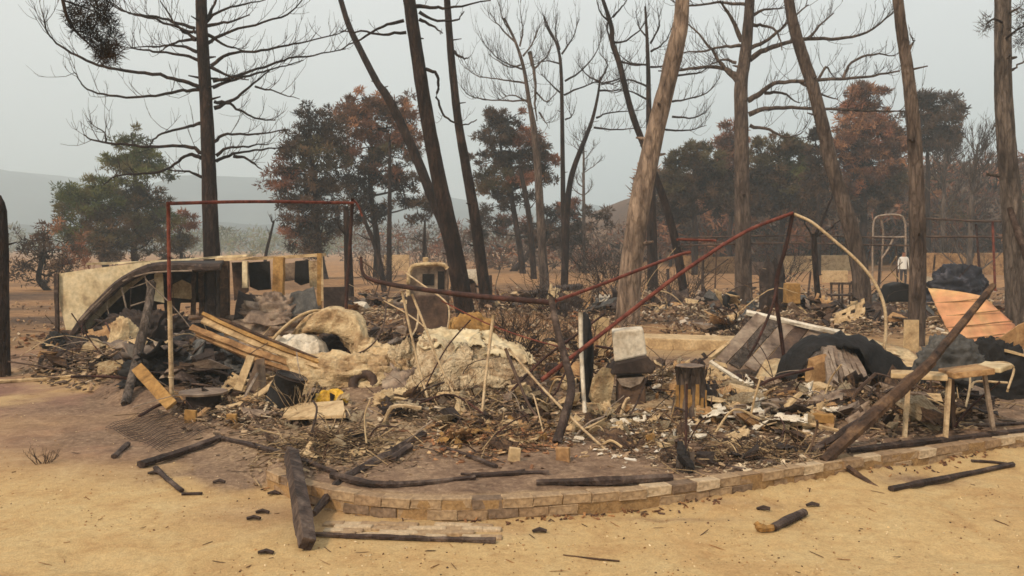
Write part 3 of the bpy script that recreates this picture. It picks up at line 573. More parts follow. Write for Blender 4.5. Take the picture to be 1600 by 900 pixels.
# thin trunks of the middle distance
for a in [('burnt_sapling', 'thin burnt trunk leaning left, lower left of the leaning pines', 40, [(562, 320, 4), (572, 350, 6), (590, 395, 8), (600, 450, 9)]),
          ('burnt_sapling', 'thin straight burnt trunk under the brown-crowned tree', 46, [(609, 220, 4), (609, 300, 6), (608, 380, 8), (608, 450, 9)]),
          ('burnt_sapling', 'stubby burnt trunk beside the standing pole in front of the brown tree', 30, [(540, 322, 8), (543, 370, 12), (545, 430, 14), (546, 490, 16)]),
          ('burnt_sapling', 'thin burnt sapling between the caravan and the brown tree', 45, [(428, 345, 3), (422, 370, 4), (416, 395, 5), (412, 430, 6)]),
          ('burnt_sapling', 'thin burnt sapling just left of the thick leaning pine', 48, [(664, 345, 3), (663, 380, 5), (662, 430, 6)]),
          ('burnt_sapling', 'slender burnt trunk left of the twin-stemmed bare pine', 52, [(812, 260, 5), (820, 300, 8), (828, 350, 9), (834, 430, 10)]),
          ('burnt_sapling', 'pale wispy dead tree with fine twigs, right of the fan-crowned pines', 62, [(912, 215, 2), (912, 260, 3.5), (912, 320, 5), (913, 420, 6)])]:
    wisp = 'wispy' in a[1]
    pine(a[0], a[1], a[2], a[3], [], 'barkgrey' if wisp else 'barkdark', 5 if wisp else 2, 1.0 if wisp else .5, .014, auto=((.0, .75, 26, 2.6, .5) if wisp else (.0, .5, 4, 1.2, .5)), knots=0, limb_w=3, upk=.8)

# ------------------------------------------------------------------ crowns with needles
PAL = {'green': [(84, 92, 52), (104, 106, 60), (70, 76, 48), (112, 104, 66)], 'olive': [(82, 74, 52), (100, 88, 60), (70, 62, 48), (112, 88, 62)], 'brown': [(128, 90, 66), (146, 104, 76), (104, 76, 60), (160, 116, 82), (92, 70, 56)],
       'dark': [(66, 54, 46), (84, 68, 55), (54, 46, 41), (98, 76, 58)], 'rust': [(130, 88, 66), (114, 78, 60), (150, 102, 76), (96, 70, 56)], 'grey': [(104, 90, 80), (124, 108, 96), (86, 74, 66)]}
def leaf_mesh(name, C, cl_r, per, ln, wd, cols, parent, squash=.7):
    n = len(C)*per; ci = np.repeat(np.arange(len(C)), per)
    dv = rng.normal(size=(n, 3)); dv /= np.linalg.norm(dv, axis=1)[:, None]
    rad = rng.random(n)**.5*cl_r[ci]; off = dv*rad[:, None]; off[:, 2] *= squash
    c = C[ci]+off
    a = dv*.8+rng.normal(size=(n, 3))*.5; a[:, 2] += .25; a /= np.linalg.norm(a, axis=1)[:, None]
    b = np.cross(a, rng.normal(size=(n, 3))); b /= np.linalg.norm(b, axis=1)[:, None]
    a *= (ln*rng.uniform(.6, 1.3, n))[:, None]; b *= (wd*rng.uniform(.6, 1.3, n))[:, None]
    V = np.stack([c-b*.5, c+b*.5, c+a+b*.15, c+a-b*.15], 1).reshape(-1, 3)
    T = np.ones((n, 4, 4)); T[..., :3] = (cols[ci]*rng.uniform(.88, 1.12, (n, 1)))[:, None]
    o0 = np.array(parent.location)
    return link(bpy.data.objects.new(name, np_mesh(name, V-o0, np.arange(n*4).reshape(-1, 4), M['leaf'], tint=T.reshape(-1, 4))), parent)
def crowned(name, label, d, base_px, trunk_w, blobs, dens=1.0, m='barkdark', ln=None, group=None, lean=0, hole=.36, cat='tree', per=70, cr=.5):
    """blobs: (px, py, rx_px, ry_px, palette)."""
    bx, by = base_px; b0 = P(bx, by, d); gz = hz1(b0.x, b0.y)
    t = thing(name, label, cat, (b0.x, b0.y, gz), group)
    top = min(blobs, key=lambda q: q[1]); tp = P(top[0], top[1], d)
    base = Vector((b0.x, b0.y, gz-.1)); tl = [base.lerp(tp, k/5)+Vector((random.gauss(0, .1), random.gauss(0, .1), 0)) for k in range(6)]
    r0 = pix(trunk_w, d)/2; tb = MB(); tb.tube(smoothline(tl, 3), [r0*1.2, r0, r0*.7, r0*.25], 8, .05); tb.build('trunk', M[m], t, True)
    C, R, Cc = [], [], []
    lb = MB()
    for x, y, rx, ry, pal in blobs:
        rx, ry = rx*1.32, ry*1.32; c = P(x, y, d+random.uniform(-.25, .25)*pix(rx, d)); ax, az = pix(rx, d), pix(ry, d); ay = max(ax*.8, az*.5)
        n = max(4, int(dens*(5+ (ax*az*ay)**.66*12)))
        q = rng.normal(size=(n, 3)); q /= np.linalg.norm(q, axis=1)[:, None]; q *= (rng.uniform(.35, 1.0, n)**.6)[:, None]
        q = q*np.array([ax, ay, az])
        keep = vnoise(q[:, 0]*.9+x, q[:, 1]*.9, q[:, 2]*1.3) > hole
        q = q[keep]; n = len(q)
        if n == 0: continue
        C.append(q+np.array(tuple(c))); R.append(rng.uniform(.5, 1.3, n)*min(cr*.82, max(.22, min(ax, az)*.75)))
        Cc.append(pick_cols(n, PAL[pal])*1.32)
        f = .35+.5*random.random(); st = base.lerp(tp, max(.15, min(.95, (c.z-gz-az*.6)/(max(.5, tp.z-gz)))))
        mid_ = st.lerp(c, .55)+Vector((0, 0, -.1)); lb.tube(smoothline([st, mid_, c], 3), [r0*.45, r0*.3, r0*.1], 5, .08)
        for k in range(0, n, 3): lb.tube([tuple(c), tuple(Vector(tuple(C[-1][k])))], [r0*.12+.008, .006], 3, 0, False)
    lb.build('branches', M[m], t, True)
    C = np.vstack(C); R = np.concatenate(R); Cc = np.vstack(Cc)
    leaf_mesh('crown', C, R, per, ln or .0034*d+.05, .0012*d+.012, Cc, t)
    return t
B = crowned
B('pine_tree', 'green pine with layered crown rising behind the cream caravan panel', 55, (216, 445), 9, [(206, 208, 12, 12, 'green'), (208, 232, 26, 13, 'green'), (190, 250, 30, 9, 'green'), (228, 252, 28, 13, 'green'), (208, 272, 44, 14, 'green'), (240, 285, 20, 14, 'green'), (195, 300, 34, 15, 'olive'), (236, 310, 26, 16, 'olive'), (214, 330, 36, 18, 'olive'), (248, 345, 30, 20, 'green'), (205, 355, 34, 20, 'olive'), (235, 375, 30, 16, 'olive')], 1.5)
B('pine_tree', 'bushy green pine left of the layered green pine', 52, (168, 450), 9, [(150, 290, 20, 12, 'green'), (120, 305, 28, 13, 'green'), (105, 318, 18, 10, 'green'), (150, 318, 30, 16, 'green'), (130, 335, 32, 14, 'olive'), (165, 345, 28, 18, 'olive'), (115, 350, 22, 14, 'green'), (172, 370, 28, 20, 'olive'), (140, 375, 30, 18, 'olive'), (185, 395, 30, 18, 'dark')], 1.5)
B('burnt_shrub', 'round brown scorched bush left of the green pines', 40, (70, 478), 8, [(70, 360, 30, 16, 'brown'), (50, 380, 26, 20, 'dark'), (95, 378, 28, 20, 'brown'), (72, 400, 42, 22, 'dark'), (40, 410, 22, 22, 'dark'), (105, 410, 26, 24, 'dark'), (125, 400, 16, 24, 'rust'), (70, 430, 40, 18, 'dark')], 1.0, cr=.35, per=30, hole=.25, cat='bush')
B('pine_tree', 'reddish scorched small tree right of the green pines', 60, (278, 440), 6, [(285, 345, 16, 14, 'rust'), (270, 370, 18, 18, 'olive'), (290, 375, 14, 16, 'olive'), (278, 400, 20, 18, 'dark')], 1.0)
B('pine_tree', 'dark olive scorched pine left half of the clump behind the standing pole', 50, (505, 470), 10, [(482, 175, 13, 12, 'dark'), (498, 190, 24, 18, 'dark'), (460, 205, 14, 12, 'dark'), (480, 215, 30, 16, 'dark'), (520, 215, 26, 20, 'dark'), (465, 235, 24, 14, 'dark'), (500, 245, 36, 20, 'olive'), (450, 262, 26, 16, 'rust'), (490, 275, 36, 22, 'dark'), (435, 280, 24, 14, 'rust'), (450, 300, 28, 18, 'dark'), (500, 308, 36, 22, 'dark'), (470, 332, 32, 22, 'dark'), (450, 355, 24, 20, 'rust'), (505, 350, 30, 24, 'dark'), (480, 380, 30, 18, 'dark')], 1.5, hole=.38)
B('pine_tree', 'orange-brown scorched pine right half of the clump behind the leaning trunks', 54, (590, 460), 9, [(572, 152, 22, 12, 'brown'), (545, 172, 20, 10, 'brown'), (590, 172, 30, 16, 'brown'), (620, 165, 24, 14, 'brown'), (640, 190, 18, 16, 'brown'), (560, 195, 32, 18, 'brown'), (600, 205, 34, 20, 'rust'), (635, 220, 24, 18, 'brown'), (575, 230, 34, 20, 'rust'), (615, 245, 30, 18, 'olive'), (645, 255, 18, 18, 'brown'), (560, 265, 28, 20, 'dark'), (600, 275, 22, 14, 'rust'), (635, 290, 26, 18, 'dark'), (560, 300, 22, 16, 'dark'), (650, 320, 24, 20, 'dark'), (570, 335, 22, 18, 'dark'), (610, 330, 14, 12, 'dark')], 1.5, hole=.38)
B('pine_tree', 'dark layered pine with drooping tiers between the bare middle trunks', 58, (820, 440), 9, [(775, 180, 14, 9, 'dark'), (788, 195, 26, 10, 'dark'), (805, 180, 12, 8, 'rust'), (775, 215, 30, 9, 'dark'), (815, 215, 24, 12, 'rust'), (790, 235, 34, 12, 'dark'), (765, 250, 26, 9, 'dark'), (815, 255, 30, 14, 'dark'), (840, 235, 12, 20, 'dark'), (780, 278, 32, 11, 'olive'), (825, 285, 28, 14, 'rust'), (768, 296, 24, 9, 'olive'), (850, 275, 14, 18, 'dark'), (800, 310, 30, 12, 'dark'), (860, 250, 10, 16, 'rust')], 1.5, hole=.38)
B('pine_tree', 'brown ragged low pine under the dark layered pine', 66, (800, 430), 8, [(770, 340, 26, 14, 'dark'), (800, 350, 26, 16, 'rust'), (760, 360, 22, 14, 'dark'), (860, 340, 22, 20, 'dark'), (885, 320, 14, 22, 'rust'), (900, 350, 24, 18, 'dark'), (935, 345, 24, 16, 'dark'), (830, 365, 26, 16, 'dark'), (880, 375, 28, 14, 'dark')], .9, hole=.38)
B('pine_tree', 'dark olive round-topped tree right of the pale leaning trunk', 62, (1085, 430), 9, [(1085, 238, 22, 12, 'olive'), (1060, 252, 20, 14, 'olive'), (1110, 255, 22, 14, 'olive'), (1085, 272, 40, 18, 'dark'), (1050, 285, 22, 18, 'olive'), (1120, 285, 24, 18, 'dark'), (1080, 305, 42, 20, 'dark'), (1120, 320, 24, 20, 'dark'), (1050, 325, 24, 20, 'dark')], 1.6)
B('pine_tree', 'small pinkish-brown scorched crown peeking left of the dark spreading pine', 70, (1142, 420), 7, [(1140, 205, 16, 10, 'rust'), (1132, 222, 16, 12, 'rust'), (1150, 228, 16, 14, 'brown'), (1142, 250, 20, 16, 'rust'), (1150, 280, 18, 20, 'olive')], 1.3)
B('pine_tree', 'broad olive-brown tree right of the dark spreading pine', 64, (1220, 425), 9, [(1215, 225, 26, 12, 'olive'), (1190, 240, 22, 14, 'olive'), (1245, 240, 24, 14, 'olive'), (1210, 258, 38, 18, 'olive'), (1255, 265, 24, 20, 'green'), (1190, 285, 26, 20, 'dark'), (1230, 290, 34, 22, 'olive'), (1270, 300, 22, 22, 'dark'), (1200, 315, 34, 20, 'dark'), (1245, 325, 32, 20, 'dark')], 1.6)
B('cypress_tree', 'narrow dark cypress-like crown left of the leaning grey-brown trunk', 60, (1278, 425), 6, [(1276, 200, 8, 14, 'dark'), (1275, 225, 12, 18, 'dark'), (1280, 250, 14, 20, 'dark'), (1278, 280, 16, 22, 'dark'), (1282, 310, 18, 22, 'dark')], 1.6)
B('pine_tree', 'tall orange-brown scorched pine, highest crown of the right background', 66, (1352, 425), 10, [(1345, 142, 22, 12, 'brown'), (1365, 152, 20, 14, 'brown'), (1335, 165, 18, 14, 'brown'), (1355, 175, 32, 16, 'rust'), (1345, 195, 30, 16, 'brown'), (1375, 195, 22, 18, 'brown'), (1325, 218, 26, 16, 'brown'), (1360, 222, 38, 20, 'rust'), (1395, 225, 18, 20, 'brown'), (1320, 245, 26, 18, 'rust'), (1360, 255, 40, 22, 'brown'), (1335, 280, 36, 20, 'rust'), (1385, 285, 28, 22, 'olive'), (1350, 310, 40, 22, 'dark')], 1.7)
B('pine_tree', 'dark grey-green rounded pine between the two right-hand trunks', 68, (1452, 425), 8, [(1450, 158, 22, 10, 'dark'), (1475, 162, 20, 12, 'grey'), (1435, 175, 22, 14, 'dark'), (1480, 182, 24, 14, 'dark'), (1455, 195, 34, 16, 'dark'), (1490, 205, 18, 14, 'dark'), (1440, 218, 26, 14, 'dark'), (1470, 225, 26, 12, 'dark'), (1412, 210, 14, 20, 'rust')], 1.5, hole=.38)
pine('bare_tree', 'grey bare twiggy tree left of the thick right-edge trunk', 60, [(1528, 225, 3), (1524, 260, 5), (1518, 320, 7), (1515, 420, 9)], [], 'barkgrey', 6, 1.3, .018, auto=(.0, .7, 34, 4.2, .7), knots=0, limb_w=3, upk=1.0)
pine('bare_tree', 'grey bare twiggy tree below the rounded grey-green pine', 64, [(1478, 235, 3), (1476, 270, 5), (1474, 330, 7), (1472, 420, 9)], [], 'barkgrey', 6, 1.3, .018, auto=(.0, .7, 30, 3.6, .7), knots=0, limb_w=3, upk=1.0)
# sprigs hanging into the picture
sp1 = thing('pine_branch', 'dark drooping pine bough with needles hanging in the top left corner', 'branch', P(105, -60, 12))
bb = MB(); bb.tube(smoothline([P(75, -140, 12), P(98, 0, 12), P(112, 40, 12.1), P(135, 65, 12.2), P(160, 85, 12.2)], 4), [.03, .02, .008], 6, .1); bb.tube(smoothline([P(98, 0, 12), P(140, 15, 12.3), P(170, 30, 12.4)], 4), [.014, .006], 5, .1); bb.build('stem', M['barkdark'], sp1, True)
Cs = np.array([tuple(P(x, y, 12.1+random.uniform(-.3, .3))) for x, y in [(120, 12), (130, 28), (148, 12), (160, 25), (168, 15), (172, 38), (150, 40), (138, 48), (145, 62), (158, 70), (168, 80), (180, 78), (172, 92), (160, 88), (120, 45), (110, 25), (178, 60), (135, -10), (160, -8)]])
leaf_mesh('needles', Cs, np.full(len(Cs), .105), 170, .11, .011, pick_cols(len(Cs), PAL['dark'])*.5, sp1, 1.0)
sp2 = thing('pine_branch', 'green-black sprigs beside the thick trunk at the right edge', 'branch', P(1568, 60, 20.4))
bb = MB(); bb.tube(smoothline([P(1566, 35, 20.8), P(1552, 30, 20.5), P(1540, 38, 20.4)], 4), [.03, .015], 5, .1); bb.tube(smoothline([P(1572, 60, 20.8), P(1592, 45, 20.5), P(1625, 30, 20.4)], 4), [.03, .015], 5, .1); bb.build('stem', M['barkdark'], sp2, True)
Cs = np.array([tuple(P(x, y, 20.4)) for x, y in [(1540, 32), (1546, 42), (1538, 46), (1592, 20), (1596, 35), (1588, 48), (1598, 60), (1592, 70), (1604, 45), (1598, 10), (1608, 25), (1612, 60)]])
leaf_mesh('needles', Cs, np.full(len(Cs), .13), 60, .14, .014, pick_cols(len(Cs), PAL['dark']), sp2, 1.0)

# burnt woodland that reads as one mass
def wood(name, label, boxes, pals, per, n, ln):
    C, R, Cc = [], [], []
    for (x0, x1, y0, y1, d0, d1, k) in boxes:
        m_ = int(n*k); dd = rng.uniform(d0, d1, m_); xs = rng.uniform(x0, x1, m_)
        yt = y0+(fbm(xs*.03, dd*.05, 7)-.45)*40; ys = yt+(y1-yt)*rng.random(m_)
        C.append(np.array([tuple(P(a, b, c_)) for a, b, c_ in zip(xs, ys, dd)])); R.append(rng.uniform(.5, 1.2, m_)*dd*.013)
        Cc.append(np.vstack([pick_cols(1, PAL[random.choice(pals)])*1.4 for _ in range(m_)]))
    root = bpy.data.objects.new(name, None)
    class Z: location = (0, 0, 0)
    o = leaf_mesh(name, np.vstack(C), np.concatenate(R), per, ln, ln*.3, np.vstack(Cc), None) if False else None
    C = np.vstack(C); R = np.concatenate(R); Cc = np.vstack(Cc)
    bpy.data.objects.remove(root)
    e = bpy.data.objects.new('tmp', None); o = leaf_mesh(name, C, R, per, ln, ln*.3, Cc, e); o.parent = None; bpy.data.objects.remove(e)
    tb = []
    for k in range(int(n*.04)):
        i = random.randrange(len(C)); q = Vector(C[i]); g = hz1(q.x, q.y); tb.append(([Vector((q.x, q.y, g-.2)), q.lerp(Vector((q.x, q.y, g)), .5)+rvec(.15), q+Vector((random.gauss(0, .6), 0, 1))], [.14, .1, .04]))
    o['kind'] = 'stuff'; tag(o, label, 'woodland')
    tr = tint_twigs([q[0] for q in tb], [q[1] for q in tb], 'trunks', M['barkdark'], o, 4); tr['kind'] = 'stuff'
    return o
wood('burnt_woodland', 'mass of burnt brown woodland on the slope behind the right-hand trunks', [(1000, 1650, 270, 395, 80, 125, 1.0), (1400, 1700, 250, 390, 78, 110, .35), (1000, 1620, 300, 392, 74, 90, .5)], ['dark', 'rust', 'grey', 'olive', 'brown', 'rust', 'grey'], 32, 1500, .7)
wood('burnt_scrubland', 'band of burnt scrub across the distance behind the leaning pines', [(540, 1010, 350, 405, 85, 130, 1.0), (650, 1000, 372, 418, 64, 90, .6)], ['dark', 'rust', 'grey', 'grey'], 24, 260, .5)
wood('far_woodland', 'hazy grey-green far woodland below the hills on the left', [(-100, 560, 362, 396, 170, 330, 1.0), (300, 1000, 362, 396, 200, 330, .8)], ['green', 'olive', 'green'], 22, 330, 1.1)
# ------------------------------------------------------------------ burnt caravan with its fallen side
def line3(pts): return smoothline([P(*p) for p in pts], 4)
cv = thing('burnt_caravan', 'burnt-out caravan shell with cream side panel and sagging blackened roof', 'caravan', G0(210, 525, .1))
b = MB(); b.plate([P(x, y, 19.4) for x, y in [(88, 428), (150, 419), (234, 409), (236, 424), (200, 452), (160, 490), (112, 545), (104, 520), (92, 470)]], .04); b.build('side_panel', M['cream'], cv)
b = MB(); b.bar(P(88, 427, 19.35), P(90, 545, 19.35), .07, .07, jit=.2, n=6); b.build('corner_post', M['char'], cv)
top = [(106, 530), (128, 500), (155, 470), (185, 442), (215, 423), (245, 414), (285, 413), (320, 415), (345, 414)]
V = []; n = len(top)
ar = smoothline([P(x, y, 18.9) for x, y in top], 3); ar2 = smoothline([P(x, y, 20.6) for x, y in [(112, 520), (135, 492), (160, 462), (190, 434), (220, 416), (250, 409), (290, 407), (325, 407), (350, 406)]], 3)
b = MB(); k = len(ar); b.add([tuple(q) for q in ar+ar2], [(i, i+1, k+i+1, k+i) for i in range(k-1)]); roof_ = o = b.build('sagging_roof', M['soot'], cv, True); md = o.modifiers.new('t', 'SOLIDIFY'); md.thickness = .05
b = MB(); b.tube([q+Vector((0, -.03, -.05)) for q in ar], [.07, .09, .1, .09, .07], 6, .12); b.build('roof_rim', M['char'], roof_)
for pts, w_ in [([(126, 500, 18.8), (155, 470, 18.8), (188, 441, 18.8), (225, 428, 18.8), (262, 424, 18.8), (300, 423, 18.8)], .022), ([(187, 440, 18.85), (193, 462, 18.9), (200, 494, 18.95)], .022), ([(226, 430, 18.85), (231, 450, 18.9), (234, 472, 18.9)], .018), ([(204, 450, 18.9), (222, 444, 18.9), (247, 434, 18.9)], .014), ([(204, 478, 18.9), (220, 473, 18.9), (236, 468, 18.9)], .016), ([(168, 455, 18.9), (166, 470, 18.9), (172, 500, 18.9)], .012)]:
    b = MB(); b.tube(line3(pts), [w_, w_*.8], 5, .1); b.build('roof_rib', M['pipegrey'], roof_)
low = smoothline([P(x, y, 20.2) for x, y in [(112, 548), (140, 546), (170, 544), (200, 542), (230, 540), (262, 538), (295, 536), (325, 534), (348, 532)]], 3)
V = []; k = len(ar2)
for r_ in range(9):
    for q0, q1 in zip(ar2, low): V.append(tuple(q0.lerp(q1, r_/8)+Vector((random.gauss(0, .02), random.gauss(0, .04), -.03))))
b = MB(); b.add(V, [(r_*k+i, r_*k+i+1, (r_+1)*k+i+1, (r_+1)*k+i) for r_ in range(8) for i in range(k-1) if not (r_ > 3 and i > 12 and random.random() < .5)]); o = b.build('inner_lining', M['soot'], cv, True); md = o.modifiers.new('t', 'SOLIDIFY'); md.thickness = .02
b = MB(); b.bar(P(140, 412, 20.9), P(350, 401, 21.4), .5, .05, jit=.15, n=8, sag=.03); b.build('roof_edge', M['cream'], cv)
b = MB(); b.bar(P(96, 520, 19), P(300, 530, 19.2), .12, .1, jit=.3, n=8); b.build('chassis_beam', M['char2'], cv)
for x0, x1, y0, y1, d, mm in [(240, 256, 424, 470, 19.2, 'cream'), (268, 300, 440, 465, 20.2, 'beige')]:
    b = MB(); b.plate([P(x0, y1, d), P(x1, y1+3, d), P(x1-2, y0+4, d), P((x0+x1)/2, y0-3, d), P(x0+1, y0+5, d)], .03); b.build('broken_panel', M[mm], cv)

cf = thing('burnt_cabin', 'roofless burnt cabin frame with ochre post and black window openings', 'cabin', G0(425, 520, .1))
b = MB(); b.bar(P(344, 405, 20.8), P(504, 398, 20.6), .55, .07, jit=.1, n=8, sag=.02); b.build('roof_edge', M['beige'], cf)
b = MB(); b.bar(P(344, 402, 21.1), P(390, 399, 21.1), .5, .05, jit=.1, n=3); b.build('roof_board', M['cream'], cf)
for x, y0, y1, w_, mm in [(434, 402, 482, 17, 'ochre'), (499, 396, 486, 7, 'ochre'), (504, 400, 470, 4, 'beige'), (352, 408, 500, 13, 'char2'), (332, 414, 500, 12, 'char'), (316, 418, 496, 8, 'char2'), (341, 416, 498, 6, 'barkgrey'), (302, 420, 492, 7, 'char2'), (383, 408, 450, 8, 'cream'), (372, 470, 500, 8, 'beige')]:
    b = MB(); b.bar(P(x, y1, 20.2), P(x+random.uniform(-2, 2), y0, 20.3), pix(w_, 20), pix(w_, 20)*.7, (0, 1, 0), .12, 6); b.build('post', M[mm], cf)
for q, mm in [([(388, 410), (421, 408), (423, 452), (404, 454), (390, 448)], 'black'), ([(461, 408), (482, 406), (483, 442), (470, 446), (460, 440)], 'black'), ([(442, 412), (461, 410), (460, 438), (444, 440)], 'metalgrey'), ([(362, 410), (388, 409), (388, 455), (366, 470)], 'metalbrown'), ([(482, 408), (496, 407), (498, 450), (484, 448)], 'foam')]:
    b = MB(); b.plate([P(x, y, 21.4) for x, y in q], .05); b.build('opening_dark_plate' if mm == 'black' else 'wall_panel', M[mm], cf)  # black plates stand in for the dark inside the window openings
for i, (q, mm) in enumerate([([(365, 500), (470, 505), (440, 470), (372, 455)], 'soot'), ([(440, 500), (500, 490), (490, 448), (455, 460)], 'tarpgrey'), ([(378, 505), (450, 508), (430, 488), (392, 485)], 'metalgrey')]):
    sheet('fallen_sheet', [P(x, y, 19.8-.2*i+.2*(j > 1)) for j, (x, y) in enumerate(q)], M[mm], cf, 12, 8, .12, 3, .02, seed=i)
b = MB(); b.plate([P(x, y, 19.4) for x, y in [(505, 449), (540, 448), (541, 488), (506, 490)]], .1); b.plate([P(x, y, 19.42) for x, y in [(508, 486), (512, 486), (512, 530), (508, 530)]], .06); b.plate([P(x, y, 19.42) for x, y in [(534, 486), (538, 486), (538, 528), (534, 528)]], .06)
tag(b.build('metal_plate', M['soot']), 'square dark metal plate standing on legs right of the cabin frame', 'metal plate')

st = thing('burnt_stove', 'tall burnt appliance with pale rounded top rim behind the fallen bar', 'appliance', G0(666, 517, .1))
b = MB(); b.plate([P(x, y, 18.6) for x, y in [(634, 520), (700, 520), (699, 462), (636, 462)]], .6); b.build('body', M['metalbrown'], st, bevel=.02)
b = MB()
b.plate([P(x, y, 18.8) for x, y in [(636, 463), (698, 463), (700, 440), (698, 420), (690, 414), (650, 413), (640, 420), (636, 440)]], .4); ub_ = b.build('upper_body', M['metalgrey'], st, bevel=.02)
b = MB(); b.tube(line3([(638, 464, 18.7), (638, 435, 18.7), (642, 420, 18.7), (652, 414, 18.7), (690, 413, 18.7), (699, 420, 18.7)]), .045, 6, .1); b.build('rim', M['foam'], st, True)
for q in [[(660, 428), (678, 428), (678, 446), (660, 446)], [(684, 424), (694, 424), (694, 452), (684, 452)]]:
    b = MB(); b.plate([P(x, y, 18.77) for x, y in q], .05); b.build('opening', M['black'], ub_)
b = MB(); b.box(P(665, 407, 19), (.12, .12, .14)); b.build('flue', M['foam'], st, bevel=.02)
wc = thing('cabinet', 'white cabinet lying between the two leaning trunks in the distance', 'cabinet', G0(740, 455, .05))
b = MB(); b.plate([P(x, y, 27) for x, y in [(718, 422), (750, 421), (751, 432), (745, 444), (738, 436), (720, 433)]], .5); b.build('top', M['white'], wc)
b = MB(); b.plate([P(x, y, 27.1) for x, y in [(716, 434), (742, 437), (744, 462), (718, 464)]], .7); b.build('body', M['metalbrown'], wc)

# ------------------------------------------------------------------ awning frames
fr = thing('awning_frame', 'standing left awning frame of two poles with a red top bar', 'frame', G(268, 632))
b = MB(); b.tube(line3([(263, 316, 10.2), (264, 420, 10.2), (265, 480, 10.2)]), .021, 8, .05); b.build('upper_pole', M['rust'], fr, True)
b = MB(); b.tube(line3([(265, 470, 10.2), (267, 560, 10.2), (269, 638, 10.2)]), .026, 8, .05); b.tube([P(267.5, 586, 10.2), P(267.6, 590, 10.2)], .036, 8); b.build('lower_pole', M['pole'], fr, True)
b = MB(); b.tube(line3([(262, 318, 10.2), (400, 315, 11.5), (552, 317, 12.8)]), .022, 8, .05); b.build('top_bar', M['rust'], fr, True)
b = MB(); b.tube(line3([(551, 310, 12.8), (546, 400, 12.8), (541, 480, 12.7), (548, 582, 12.6)]), .026, 8, .05); b.build('corner_pole', M['rustdark'], fr, True)
b = MB(); b.tube(line3([(552, 312, 12.8), (560, 322, 12.8), (566, 338, 12.8)]), .016, 6, .05); b.build('bracket', M['rust'], fr, True)

cf2 = thing('collapsed_frame', 'collapsed rust-red awning frame, its long bars meeting at a black post', 'frame', G(872, 690))
def pole(name, pts, r, m, par=cf2): b = MB(); b.tube(line3(pts), r, 8, .06); return b.build(name, M[m], par, True)
pole('long_bar', [(564, 402, 10.9), (566, 424, 10.8), (578, 436, 10.7), (620, 446, 10.5), (720, 460, 9.9), (862, 473, 9.3)], [.018, .024, .03, .032], 'rustdark')
pole('post', [(861, 466, 9.3), (872, 520, 9.0), (884, 565, 8.8), (893, 605, 8.6), (884, 645, 8.4), (870, 692, 8.2)], [.034, .036, .042, .046], 'char')
pole('red_bar', [(846, 594, 9.2), (891, 560, 9.35), (990, 483, 9.9), (1072, 421, 10.5), (1165, 362, 11.4), (1238, 333, 12)], [.024, .024, .024], 'rust')
pole('red_bar', [(868, 470, 9.35), (930, 448, 9.9), (1050, 402, 11), (1078, 394, 11.3)], [.020, .020], 'rust')
pole('prop', [(1239, 332, 12), (1228, 385, 12), (1215, 430, 12.05), (1213, 470, 12.1), (1220, 520, 12.15), (1229, 590, 12.2)], [.026, .03, .026], 'rustdark')
pole('brace', [(1216, 440, 12), (1206, 480, 11.9), (1185, 530, 11.8), (1168, 560, 11.8)], [.02, .016], 'rustdark')
pole('curved_pole', [(1240, 334, 12), (1268, 347, 11.9), (1300, 373, 11.8), (1340, 408, 11.7), (1367, 442, 11.6), (1382, 480, 11.5), (1384, 520, 11.45), (1379, 560, 11.4), (1375, 610, 11.35)], [.021, .021], 'pole')
pole('stay', [(905, 550, 9.2), (882, 585, 9.0), (862, 620, 8.9), (835, 600, 9.6)], [.012, .01], 'rustdark')
pole('rail', [(1058, 374, 11.3), (1090, 375, 11.5), (1118, 376, 11.7)], .016, 'rust')
ra = thing('rail_frame', 'thin dark rails of a far burnt pergola crossing the right background', 'frame', G0(1220, 478, .1))
for pts in [[(1060, 384, 30), (1230, 380, 30), (1420, 384, 30)], [(1060, 372, 32), (1240, 368, 32), (1400, 372, 32)], [(1120, 372, 32), (1118, 430, 32), (1116, 475, 32)], [(1400, 384, 30), (1402, 430, 30), (1404, 478, 30)]]: pole('rail', pts, .03, 'metalbrown', ra)
rb = thing('tent_skeleton', 'far steel tent frame with two red-based posts, right background', 'frame', G0(1545, 465, .1))
for pts, m in [([(1525, 350, 34), (1529, 400, 34), (1532, 455, 34)], 'rustdark'), ([(1551, 346, 33), (1553, 400, 33), (1555, 455, 33)], 'rust'), ([(1440, 341, 34), (1550, 346, 34), (1600, 342, 34)], 'metalbrown'), ([(1440, 370, 34), (1530, 370, 34), (1580, 372, 34)], 'metalbrown')]: pole('tube', pts, .045, m, rb)
sw = thing('tubular_frame', 'pale tubular arch frame standing among the distant wreckage left of the brown trunk', 'frame', G0(1390, 448, 0))
for pts in [[(1363, 455, 44), (1364, 370, 44), (1366, 345, 44), (1376, 337, 44), (1404, 336, 44), (1413, 345, 44), (1415, 370, 44), (1414, 455, 44)], [(1362, 370, 44), (1390, 371, 44), (1414, 370, 44)], [(1376, 337, 44.3), (1380, 371, 44.6), (1374, 452, 45)], [(1396, 372, 44.4), (1386, 392, 44.4), (1372, 412, 44.4)]]: pole('tube', pts, .05, 'pipegrey', sw)

